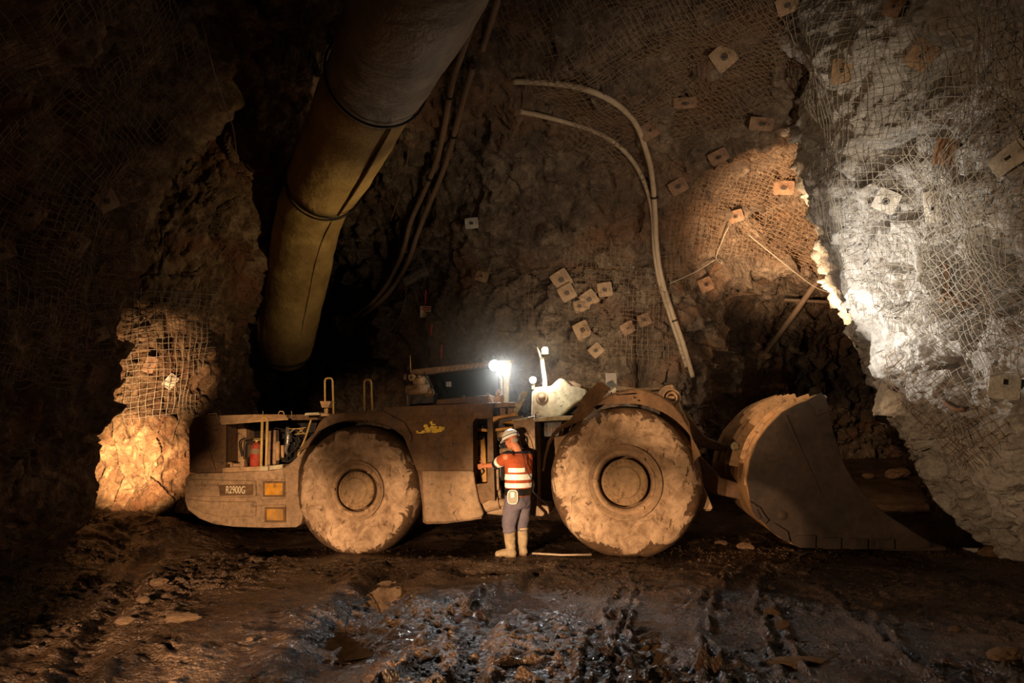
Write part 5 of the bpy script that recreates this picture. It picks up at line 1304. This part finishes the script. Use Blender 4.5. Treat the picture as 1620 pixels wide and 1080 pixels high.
for i, a in enumerate([(165, 910, 20, 'brightest small rock, alone on the left part of the mud'), (173, 928, 22, 'long small rock just below the brightest one at left', .4, 35), (226, 952, 20, 'small stone right of the left wheel rut'), (202, 985, 34, 'flat clod on the mud at lower left', .4),
    (290, 978, 50, 'flat slab of rock in the middle of the left foreground', .25), (250, 922, 30, 'cluster-like stone left of the black puddle', .4), (395, 1012, 10, 'pebble catching light below the slab'), (1255, 1052, 110, 'long flat splinter of rock at the bottom right foreground', .16, 3, 0, .35),
    (1222, 975, 26, 'lump of mud rock on the ridge right of the ruts', .8), (1238, 990, 22, 'broken piece right under the mud lump', .6), (1390, 958, 16, 'small rock at the rim of the shadow on the right'), (1512, 996, 16, 'small rock far right in the shadow'), (1180, 868, 26, 'rock in the churned mud beside the bucket'), (1142, 862, 20, 'small rock between the front tyre and the bucket'),
    (1270, 908, 22, 'flat stone in the mud right of the churned tracks', .3), (640, 1057, 46, 'flat mud plate at the end of the long ridge, bottom middle', .12), (1590, 1040, 50, 'dim rock at the lower right corner', .5), (1570, 880, 40, 'dark boulder at the foot of the pillar', .7)]):
    rock(a[0], a[1], a[2], a[3], *(a[4:6]), seed=i+3, **({'depth': a[7]} if len(a) > 7 else {}))
for i, (px, py, w_) in enumerate(((1335, 738, 22), (1362, 737, 16), (1390, 738, 24), (1420, 740, 36), (1452, 741, 20), (1476, 744, 15))):
    c = P(px, py, 19.2); z = floor_z(c[0], c[1]); s_ = w_/FPX*c[1]/2; me = rock_mesh(40+i, 1, 1); me.materials.append(M['stone']); o = bpy.data.objects.new('rock', me); C.objects.link(o)
    o.scale = (s_, s_*.8, s_*.5); o.location = (c[0], c[1]-i%3*.35, z+s_*.05); tag(o, 'boulder number in the row at the foot of the side tunnel\'s back wall', 'rock', 'boulders along the side tunnel wall')
    o['label'] = ('leftmost boulder', 'second boulder from the left', 'third boulder from the left', 'largest boulder', 'second boulder from the right', 'rightmost boulder')[i]+' in the row at the back of the side tunnel'
def gravel():
    rnd = np.random.RandomState(5); n = 24000
    y = 2.6+8.2*rnd.rand(n)**.8; x = (rnd.rand(n)*2-1)*(y*.78+.3); p3 = np.stack([x, y, 0*x], 1)
    keep = fbm(p3, 1.1, 3, 501)+.25*rnd.randn(n) > .05; x, y = x[keep], y[keep]; n = len(x); z = floor_h(np.stack([x, y], 1))
    bm = bmesh.new(); bmesh.ops.create_icosphere(bm, subdivisions=1, radius=1); bv = np.array([tuple(q.co) for q in bm.verts]); bf = np.array([[q.index for q in f.verts] for f in bm.faces]); bm.free()
    s_ = np.exp(rnd.randn(n)*.55)*.0095; s_ = np.clip(s_, .004, .036)
    V = bv[None]*(1+.5*(rnd.rand(n, len(bv), 1)-.5)); a = rnd.rand(n)*6.28; ca, sa = np.cos(a)[:, None], np.sin(a)[:, None]
    V = np.stack([V[..., 0]*ca-V[..., 1]*.7*sa, V[..., 0]*sa+V[..., 1]*.7*ca, V[..., 2]*.6], 2)*s_[:, None, None]+np.stack([x, y, z+s_*.2], 1)[:, None, :]
    F = bf[None]+np.arange(n)[:, None, None]*len(bv)
    o = arr_mesh('gravel', V.reshape(-1, 3), F.reshape(-1, 3), M['floor'], False); tag(o, 'scattered gravel and small chips lying in the mud', 'gravel', kind='stuff')
gravel()
run('steel_rod', [], .014, 'hose_grey', 'thin rod lying in the mud right of the rubber boots', 'rod', world=[np.array([*G(842, 881)[:2], .05]), np.array([*G(890, 883)[:2], .045]), np.array([*G(936, 883)[:2], .05])], seg=8)

# ================================================================== THE WORKER
def to_mesh(o):
    d = bpy.context.evaluated_depsgraph_get(); me = bpy.data.meshes.new_from_object(o.evaluated_get(d)); return me
fv = Vector((-.77, .64, 0)).normalized(); lv = Vector((-.64, -.77, 0)).normalized()
PB = Vector(G(812, 882)); PB.z = 0
per = bpy.data.objects.new('person', None); C.objects.link(per); per.location = PB
tag(per, 'worker in white helmet, striped orange vest, blue-grey trousers and rubber boots, reaching into the loader', 'person')
def Q(px, py, Y): return Vector(P(px, py, Y))-PB
def limb(mb, pts, rs, seg=18):
    pts = [Vector(p) for p in pts]; cp_ = catmull([tuple(p) for p in pts], 6); rr = [float(x[0]) for x in catmull([(r_, 0, 0) for r_ in rs], 6)]
    mb.tube([Vector(p) for p in cp_], rr, seg); mb.ball(pts[0], rs[0]); mb.ball(pts[-1], rs[-1])
def loft(mb, rings, seg=28, ex=2.4):
    vs = []
    for c, hw, hd in rings:
        for k in range(seg):
            a = 2*math.pi*k/seg; ca, sa = math.cos(a), math.sin(a); x = abs(ca)**(2/ex)*(1 if ca > 0 else -1)*hw; y = abs(sa)**(2/ex)*(1 if sa > 0 else -1)*hd
            vs.append(Vector(c)+lv*x+fv*y)
    n = len(rings); f = [(i*seg+k, i*seg+(k+1) % seg, (i+1)*seg+(k+1) % seg, (i+1)*seg+k) for i in range(n-1) for k in range(seg)]
    f += [tuple(range(seg))[::-1], tuple((n-1)*seg+k for k in range(seg))]
    mb.add(vs, f, True)
def fused(mb, name, mat, voxel, smooth=4, parent=per, wrinkle=0.0):
    me = bpy.data.meshes.new(name); me.from_pydata(mb.v, [], mb.f)
    bm = bmesh.new(); bm.from_mesh(me)
    for comp in [1]: bmesh.ops.recalc_face_normals(bm, faces=bm.faces)
    bm.to_mesh(me); bm.free()
    o = bpy.data.objects.new('tmp', me); C.objects.link(o); r_ = o.modifiers.new('r', 'REMESH'); r_.mode = 'VOXEL'; r_.voxel_size = voxel
    s_ = o.modifiers.new('s', 'SMOOTH'); s_.iterations = smooth; s_.factor = .5
    bpy.context.view_layer.update(); m2 = to_mesh(o); bpy.data.objects.remove(o); m2.name = name; m2.materials.clear()
    if wrinkle:
        n = len(m2.vertices); co = np.zeros(n*3); m2.vertices.foreach_get('co', co); co = co.reshape(-1, 3); no = np.zeros(n*3); m2.vertices.foreach_get('normal', no); no = no.reshape(-1, 3)
        co += no*(ridged(co*np.array([1, 1, 1.6]), .16, 3, 601)*wrinkle+fbm(co, .07, 2, 605)*wrinkle*.5)[:, None]; m2.vertices.foreach_set('co', co.ravel())
    m2.polygons.foreach_set('use_smooth', np.full(len(m2.polygons), True)); m2.update()
    o = link(name, m2, mat, parent); return o
# joints
pelvis = Q(819, 789, 9.60); waist = Q(820, 774, 9.59); chest = Q(820, 738, 9.60); neck0 = Q(821, 716, 9.62); 
shL = Q(801, 723, 9.47); shR = Q(837, 723, 9.74); elL = Q(786, 734, 9.66); wrL = Q(765, 737, 9.86)
hipL = pelvis+lv*.095-Vector((0, 0, .03)); hipR = pelvis-lv*.095-Vector((0, 0, .03))
knL = Q(808, 828, 9.53)+fv*.03; knR = Q(828, 826, 9.67)+fv*.03
anL = Q(808, 870, 9.57); anR = Q(827, 866, 9.72)
anL.z = .10; anR.z = .10
head = Q(809, 696, 9.64); hf = Vector((-.80, .42, -.36)).normalized(); hs = hf.cross(Vector((0, 0, 1))).normalized(); hu = hs.cross(hf).normalized()
H = Matrix((hs, hf, hu)).transposed()          # head frame: x = side, y = face, z = up
def hp(x, y, z): return head+H @ Vector((x, y, z))
skin = mat_plain('sunburnt_skin', srgb(206, 128, 92), .55, 0, .2, 25)
body = MB()
body.ball(head+hu*.015, .096, 20, 14, (.80, .98, 1.05), H); body.ball(hp(0, .035, -.055), .062, 16, 10, (.85, 1.0, .9), H)
body.ball(hp(0, .088, -.005), .017, sc=(.7, 1.0, 1.5), rot=H); body.ball(hp(0, .100, -.022), .014)                    # nose
for s_ in (-1, 1):
    body.ball(hp(s_*.078, -.005, -.005), .028, sc=(.35, .65, 1.1), rot=H); body.ball(hp(s_*.035, .075, .022), .018, sc=(1.2, .6, .5), rot=H); body.ball(hp(s_*.042, .062, -.022), .026, sc=(1, .7, .8), rot=H)
body.ball(hp(0, .086, -.052), .018, sc=(1.3, .6, .4), rot=H); body.ball(hp(0, .082, -.064), .016, sc=(1.2, .6, .45), rot=H); body.ball(hp(0, .07, -.09), .022)
limb(body, [neck0-Vector((0, 0, .03)), neck0+(head-neck0)*.45, head-hu*.04], [.068, .060, .058])
loft(body, [(pelvis-Vector((0, 0, .08)), .10, .08), (pelvis, .16, .11), (waist, .155, .11), (chest-Vector((0, 0, .08)), .165, .115), (chest, .175, .12), (chest+(neck0-chest)*.6, .15, .095), (neck0, .07, .06)])
limb(body, [shL, elL, wrL], [.052, .041, .029]); elR = shR+fv*.10-lv*.03+Vector((0, 0, -.27)); wrR = elR+fv*.17-lv*.05+Vector((0, 0, .12))
limb(body, [shR, elR, wrR], [.052, .041, .029])
for hp_, kn, an in ((hipL, knL, anL), (hipR, knR, anR)): limb(body, [hp_, kn, an], [.085, .056, .042])
def hand(mb, wr, fwd, side, up, curl):
    """palm with four unequal fingers and a thumb leaving the side of the palm"""
    fwd, side, up = fwd.normalized(), side.normalized(), up.normalized()
    for k in range(4):
        limb(mb, [wr+side*(-.010+.006*k), wr+fwd*.085+side*(-.030+.020*k)], [.018, .013], 10)
    for k, ln in enumerate((.070, .078, .072, .056)):
        b0 = wr+fwd*.085+side*(-.030+.020*k); d = fwd; p = b0; pts = [b0]
        for j in range(3):
            d = (d-up*curl*(.35+.3*j)).normalized(); p = p+d*ln*(.45, .32, .23)[j]; pts.append(p)
        limb(mb, pts, [.0098, .009, .0085, .0075], 10)
    b0 = wr+fwd*.025-side*.025; p1 = b0+(fwd*.5-side*.85-up*.2).normalized()*.045; p2 = p1+(fwd*.85-side*.35-up*.4).normalized()*.032; p3_ = p2+(fwd*.95-up*.4).normalized()*.024
    limb(mb, [b0, p1, p2, p3_], [.016, .012, .0105, .009], 10)
ha = (wrL-elL).normalized(); hand(body, wrL, ha, Vector((0, 0, -1)).cross(ha).cross(ha)*-1, Vector((0, -1, .1)).cross(Vector((0, 0, 1))).cross(ha)*.0+Vector((-.3, -.9, 0)), .7)
ha = (wrR-elR).normalized(); hand(body, wrR, ha, Vector((0, 0, 1)), -fv, .6)
fused(body, 'body', skin, .0065, 3)
# clothes
shirt = MB()
loft(shirt, [(waist-Vector((0, 0, .085)), .185, .145), (waist, .190, .148), (waist+Vector((0, 0, .10)), .196, .150), (chest-Vector((0, 0, .05)), .205, .150), (chest+Vector((0, 0, .05)), .212, .146), (chest+(neck0-chest)*.60, .195, .125), (neck0-Vector((0, 0, .012)), .105, .085), (neck0+Vector((0, 0, .012)), .075, .065)])
limb(shirt, [shL-lv*.05+Vector((0, 0, .0)), shL+(elL-shL)*.35, shL+(elL-shL)*1.05], [.085, .078, .060]); limb(shirt, [shR+lv*.05, shR+(elR-shR)*.5, elR], [.085, .078, .062])
orange = mat_plain('orange_vest_cloth', srgb(170, 80, 42), .85, 0, .3, 14, .004); navy = mat_plain('navy_sleeve_cloth', srgb(34, 32, 44), .85)
sh = fused(shirt, 'work_shirt', orange, .010, 4, wrinkle=.005)
ad = (elL-shL).normalized()
def slice_(src, planes, name, mat, off, label=None):
    bm = bmesh.new(); bm.from_mesh(src.data)
    for co, no in planes:      # keep what lies on the side the normal points away from
        bmesh.ops.bisect_plane(bm, geom=bm.verts[:]+bm.edges[:]+bm.faces[:], plane_co=co, plane_no=no, clear_outer=True)
    bm.normal_update()
    for v in bm.verts: v.co += v.normal*off
    me = bpy.data.meshes.new(name); bm.to_mesh(me); bm.free(); me.polygons.foreach_set('use_smooth', np.full(len(me.polygons), True))
    me.materials.clear(); o = link(name, me, mat, per); s_ = o.modifiers.new('t', 'SOLIDIFY'); s_.thickness = .003
    if label: o['label'] = label
    return o
UP = Vector((0, 0, 1)); armcut = (shL+(elL-shL)*.12-ad*.02, ad)
notarm = [(shL+lv*.08, lv), (shR-lv*.08, -lv)]
reflex = mat_plain('white_reflective_tape', srgb(250, 244, 232), .4, 0, .06, 30, spec=.6)
def zy(py): return Vector((0, 0, Q(820, py, 9.52).z))
tilt = (UP+Vector((-.10, 0, 0))).normalized()
slice_(sh, [(zy(749.5), UP), (zy(758.5), -UP)]+notarm, 'reflective_stripe', reflex, .004, 'upper full white stripe')
slice_(sh, [(zy(763.5), UP), (zy(771), -UP)]+notarm, 'reflective_stripe', reflex, .004, 'lower full white stripe')
xc = lambda px: Vector((Q(px, 742, 9.45).x, 0, 0)); XV = Vector((1, 0, 0))
slice_(sh, [(zy(739.5), UP), (zy(746.5), -UP), (xc(830), XV), (xc(804), -XV), (Vector((0, 9.58-PB.y, 0)), Vector((0, 1, 0)))], 'reflective_stripe', reflex, .004, 'short white stripe on the upper back')
slice_(sh, [(shL+(elL-shL)*.80, ad), (shL+(elL-shL)*.52, -ad), (Vector((Q(797, 720, 9.6).x, 0, 0)), XV)], 'sleeve_stripe', reflex, .005, 'white band round the left sleeve')
slice_(sh, [(shL+(elL-shL)*.80, -ad), (Vector((Q(797, 720, 9.6).x, 0, 0)), XV)], 'sleeve_end', navy, .004, 'dark blue end of the sleeve')
slice_(sh, [(neck0+Vector((0, 0, .03)), UP), (neck0-Vector((0, 0, .012)), -UP)], 'collar', navy, .008)
belt = slice_(sh, [(zy(772.5), UP), (zy(783), -UP)], 'tool_belt', M['black'], .012, 'wide black tool belt')
tr = MB()
loft(tr, [(pelvis-Vector((0, 0, .12)), .17, .13), (pelvis-Vector((0, 0, .03)), .195, .145), (pelvis+Vector((0, 0, .06)), .188, .14), (waist-Vector((0, 0, .03)), .180, .138)])
limb(tr, [hipL, (hipL+knL)/2, knL, knL+(anL-knL)*.25], [.118, .110, .098, .086]); limb(tr, [hipR, (hipR+knR)/2, knR, knR+(anR-knR)*.25], [.118, .108, .096, .084])
fused(tr, 'trousers', mat_plain('blue_grey_trouser_cloth', srgb(106, 96, 104), .85, 0, .3, 10, .004), .011, 4, wrinkle=.007)
bootm = mat_dirty('muddy_tan_rubber', srgb(160, 132, 98), srgb(184, 158, 122), srgb(72, 52, 36), cover=.5, bump=.004, streak=False)
for kn, an, td, sd in ((knL, anL, Vector((-.93, .12, 0)), 1), (knR, anR, Vector((-.60, .75, 0)), -1)):
    b = MB(); top_ = kn+(an-kn)*.24; td = td.normalized(); heel = Vector((an.x, an.y, .0))-td*.03
    limb(b, [top_, top_+(an-top_)*.4, an+Vector((0, 0, .02))], [.083, .076, .064]); limb(b, [Vector((an.x, an.y, .062))-td*.02, Vector((an.x, an.y, .060))+td*.08, Vector((an.x, an.y, .045))+td*.17], [.058, .055, .043])
    o = fused(b, 'rubber_boot', bootm, .009, 4, wrinkle=.004)
    co = o.data.vertices
    for v in co:
        if v.co.z < .022: v.co.z = .022+(v.co.z-.022)*.15
    s_ = MB(); sdv = Vector((-td.y, td.x, 0)); out = []
    for k in range(24):
        a = 2*math.pi*k/24; x = math.cos(a); y = math.sin(a); out.append(Vector((an.x, an.y, 0))+td*(.07+.145*x)+sdv*(.050+.008*x)*y)
    s_.add([(p.x, p.y, -.012) for p in out]+[(p.x, p.y, .028) for p in out], [tuple(range(24))[::-1], tuple(range(24, 48))]+[(k, (k+1) % 24, 24+(k+1) % 24, 24+k) for k in range(24)])
    s_.build('sole', M['paint_dark'], o)
    c_ = MB(); c_.tube([top_-Vector((0, 0, .012)), top_+Vector((0, 0, .016))], .090, 24); c_.build('boot_cuff', bootm, o, .004)
# helmet
hel = MB(); vs = []; seg = 32; rings = 12; hc = head+hu*.045; Hh = H
for i in range(rings+1):
    th = math.pi/2*i/rings*1.02
    for k in range(seg):
        a = 2*math.pi*k/seg; r_ = math.sin(th); ridge = 1+.03*math.exp(-((math.cos(a)*r_)/.16)**2)
        vs.append(hc+Hh @ Vector((.110*r_*math.cos(a), .128*r_*math.sin(a), .112*math.cos(th)*ridge)))
f = [(i*seg+k, (i+1)*seg+k, (i+1)*seg+(k+1) % seg, i*seg+(k+1) % seg) for i in range(rings) for k in range(seg)]
nb = len(vs)
for k in range(seg):
    a = 2*math.pi*k/seg; ext = 1.10+.28*max(0, math.sin(a))**3; vs.append(hc+Hh @ Vector((.110*ext*math.cos(a)*.97, .128*ext*math.sin(a), -.014-.01*max(0, math.sin(a)))))
f += [(rings*seg+k, nb+k, nb+(k+1) % seg, rings*seg+(k+1) % seg) for k in range(seg)]
hel.add(vs, f, True); ho = hel.build('helmet', mat_plain('white_helmet_plastic', srgb(250, 248, 240), .4, 0, .06, 8), per); sm_ = ho.modifiers.new('t', 'SOLIDIFY'); sm_.thickness = .005
ho['label'] = 'white safety helmet'
mb = MB(); mb.tube([hc+Hh @ Vector((.116*math.cos(a), .134*math.sin(a), .022)) for a in np.linspace(0, 2*math.pi, 33)], .0055, 6, False); mb.build('helmet_strap', M['black'], ho)
mb = MB(); q = hc+Hh @ Vector((0, .145, .035)); mb.tube([q, q+hf*.03], .026, 14); mb.box(q.x-.02, q.x+.02, q.y-.02, q.y+.02, q.z-.02, q.z+.02); mb.build('cap_lamp', M['dark'], ho, .004)
mb = MB(); mb.ball(head+H @ Vector((0, -.052, -.018)), .062, 16, 10, (1.05, .75, .75), H); mb.build('hair', mat_plain('grey_hair', srgb(176, 160, 140), .9, 0, .5, 60, .003), per)
for s_ in (-1, 1):
    mb = MB(); mb.ball(hp(s_*.034, .080, .018), .010); mb.build('eye', M['white'], per)
mb = MB(); mb.tube(catmull([tuple(hp(-.085, -.01, .01)), tuple(hp(-.06, .085, .018)), tuple(hp(0, .105, .02)), tuple(hp(.06, .085, .018)), tuple(hp(.085, -.01, .01))], 6), .004, 6); mb.build('safety_glasses', M['black'], per)
# lamp cable over the back, belt pouch, tail of cable to the right
mb = MB(); cb = [hc+Hh @ Vector((-.02, -.13, .02)), Q(823, 700, 9.47), Q(825, 712, 9.42), Q(829, 726, 9.40), Q(834, 745, 9.40), Q(841, 757, 9.42), Q(845, 765, 9.45), Q(843, 776, 9.44), Q(848, 783, 9.45), Q(856, 790, 9.52), Q(866, 798, 9.62)]
mb.tube(catmull([tuple(p) for p in cb], 6), .0065, 8); mb.build('lamp_cable', M['black'], per)
mb = MB(); q = Q(811, 786, 9.38); hw = .066
pts = [(math.copysign(abs(math.cos(a))**.6, math.cos(a))*hw, math.copysign(abs(math.sin(a))**.6, math.sin(a))*.088) for a in np.linspace(0, 2*math.pi, 24, endpoint=False)]
mb.add([(q.x+x, q.y-.01, q.z+z) for x, z in pts]+[(q.x+x, q.y+.075, q.z+z) for x, z in pts], [tuple(range(24)), tuple(range(47, 23, -1))]+[((k+1) % 24, k, 24+k, 24+(k+1) % 24) for k in range(24)])
po = mb.build('belt_pouch', mat_plain('grey_pouch_plastic', srgb(150, 138, 118), .4, 0, .4, 12), per, .012); po['label'] = 'grey battery pouch on the belt'
mb = MB(); mb.tube([(q.x+x*1.02, q.y-.005, q.z+z*1.02) for x, z in pts+pts[:1]], .007, 6, False); mb.build('pouch_trim', M['white'], po)
mb = MB(); mb.box(q.x-.03, q.x+.03, q.y-.022, q.y-.008, q.z-.01, q.z+.07); mb.build('pouch_clip', M['steel'], po, .004)

# ================================================================== SCATTERING VOLUME ADDED FOR THE GLOW ROUND THE LAMPS
vm = bpy.data.materials.new('lamp_glow_air'); vm.use_nodes = True; vt = vm.node_tree; vt.nodes.clear()
vo_ = vt.nodes.new('ShaderNodeOutputMaterial'); vs_ = vt.nodes.new('ShaderNodeVolumeScatter'); vs_.inputs['Density'].default_value = 0.024; vs_.inputs['Anisotropy'].default_value = 0.35
vs_.inputs['Color'].default_value = (1, .97, .92, 1); tc_ = vt.nodes.new('ShaderNodeTexCoord'); mp_ = vt.nodes.new('ShaderNodeMapping'); mp_.inputs['Scale'].default_value = (1/1.9, 1/1.5, 1/1.5)
gr_ = vt.nodes.new('ShaderNodeTexGradient'); gr_.gradient_type = 'SPHERICAL'; pw_ = vt.nodes.new('ShaderNodeMath'); pw_.operation = 'MULTIPLY'; p2_ = vt.nodes.new('ShaderNodeMath'); p2_.operation = 'MULTIPLY'; p2_.inputs[1].default_value = .075
vt.links.new(tc_.outputs['Object'], mp_.inputs[0]); vt.links.new(mp_.outputs[0], gr_.inputs[0]); vt.links.new(gr_.outputs['Fac'], pw_.inputs[0]); vt.links.new(gr_.outputs['Fac'], pw_.inputs[1]); vt.links.new(pw_.outputs[0], p2_.inputs[0]); vt.links.new(p2_.outputs[0], vs_.inputs['Density'])
vt.links.new(vs_.outputs[0], vo_.inputs['Volume'])
mb = MB(); mb.ball((0, 0, 0), 1.0, 32, 20, (1.9, 1.5, 1.5)); o = mb.build('lamp_glow_volume', vm); o.location = (-0.15, 10.35, 2.7)
tag(o, 'added glow volume imitating the glare around the work lamps', 'haze', kind='stuff')
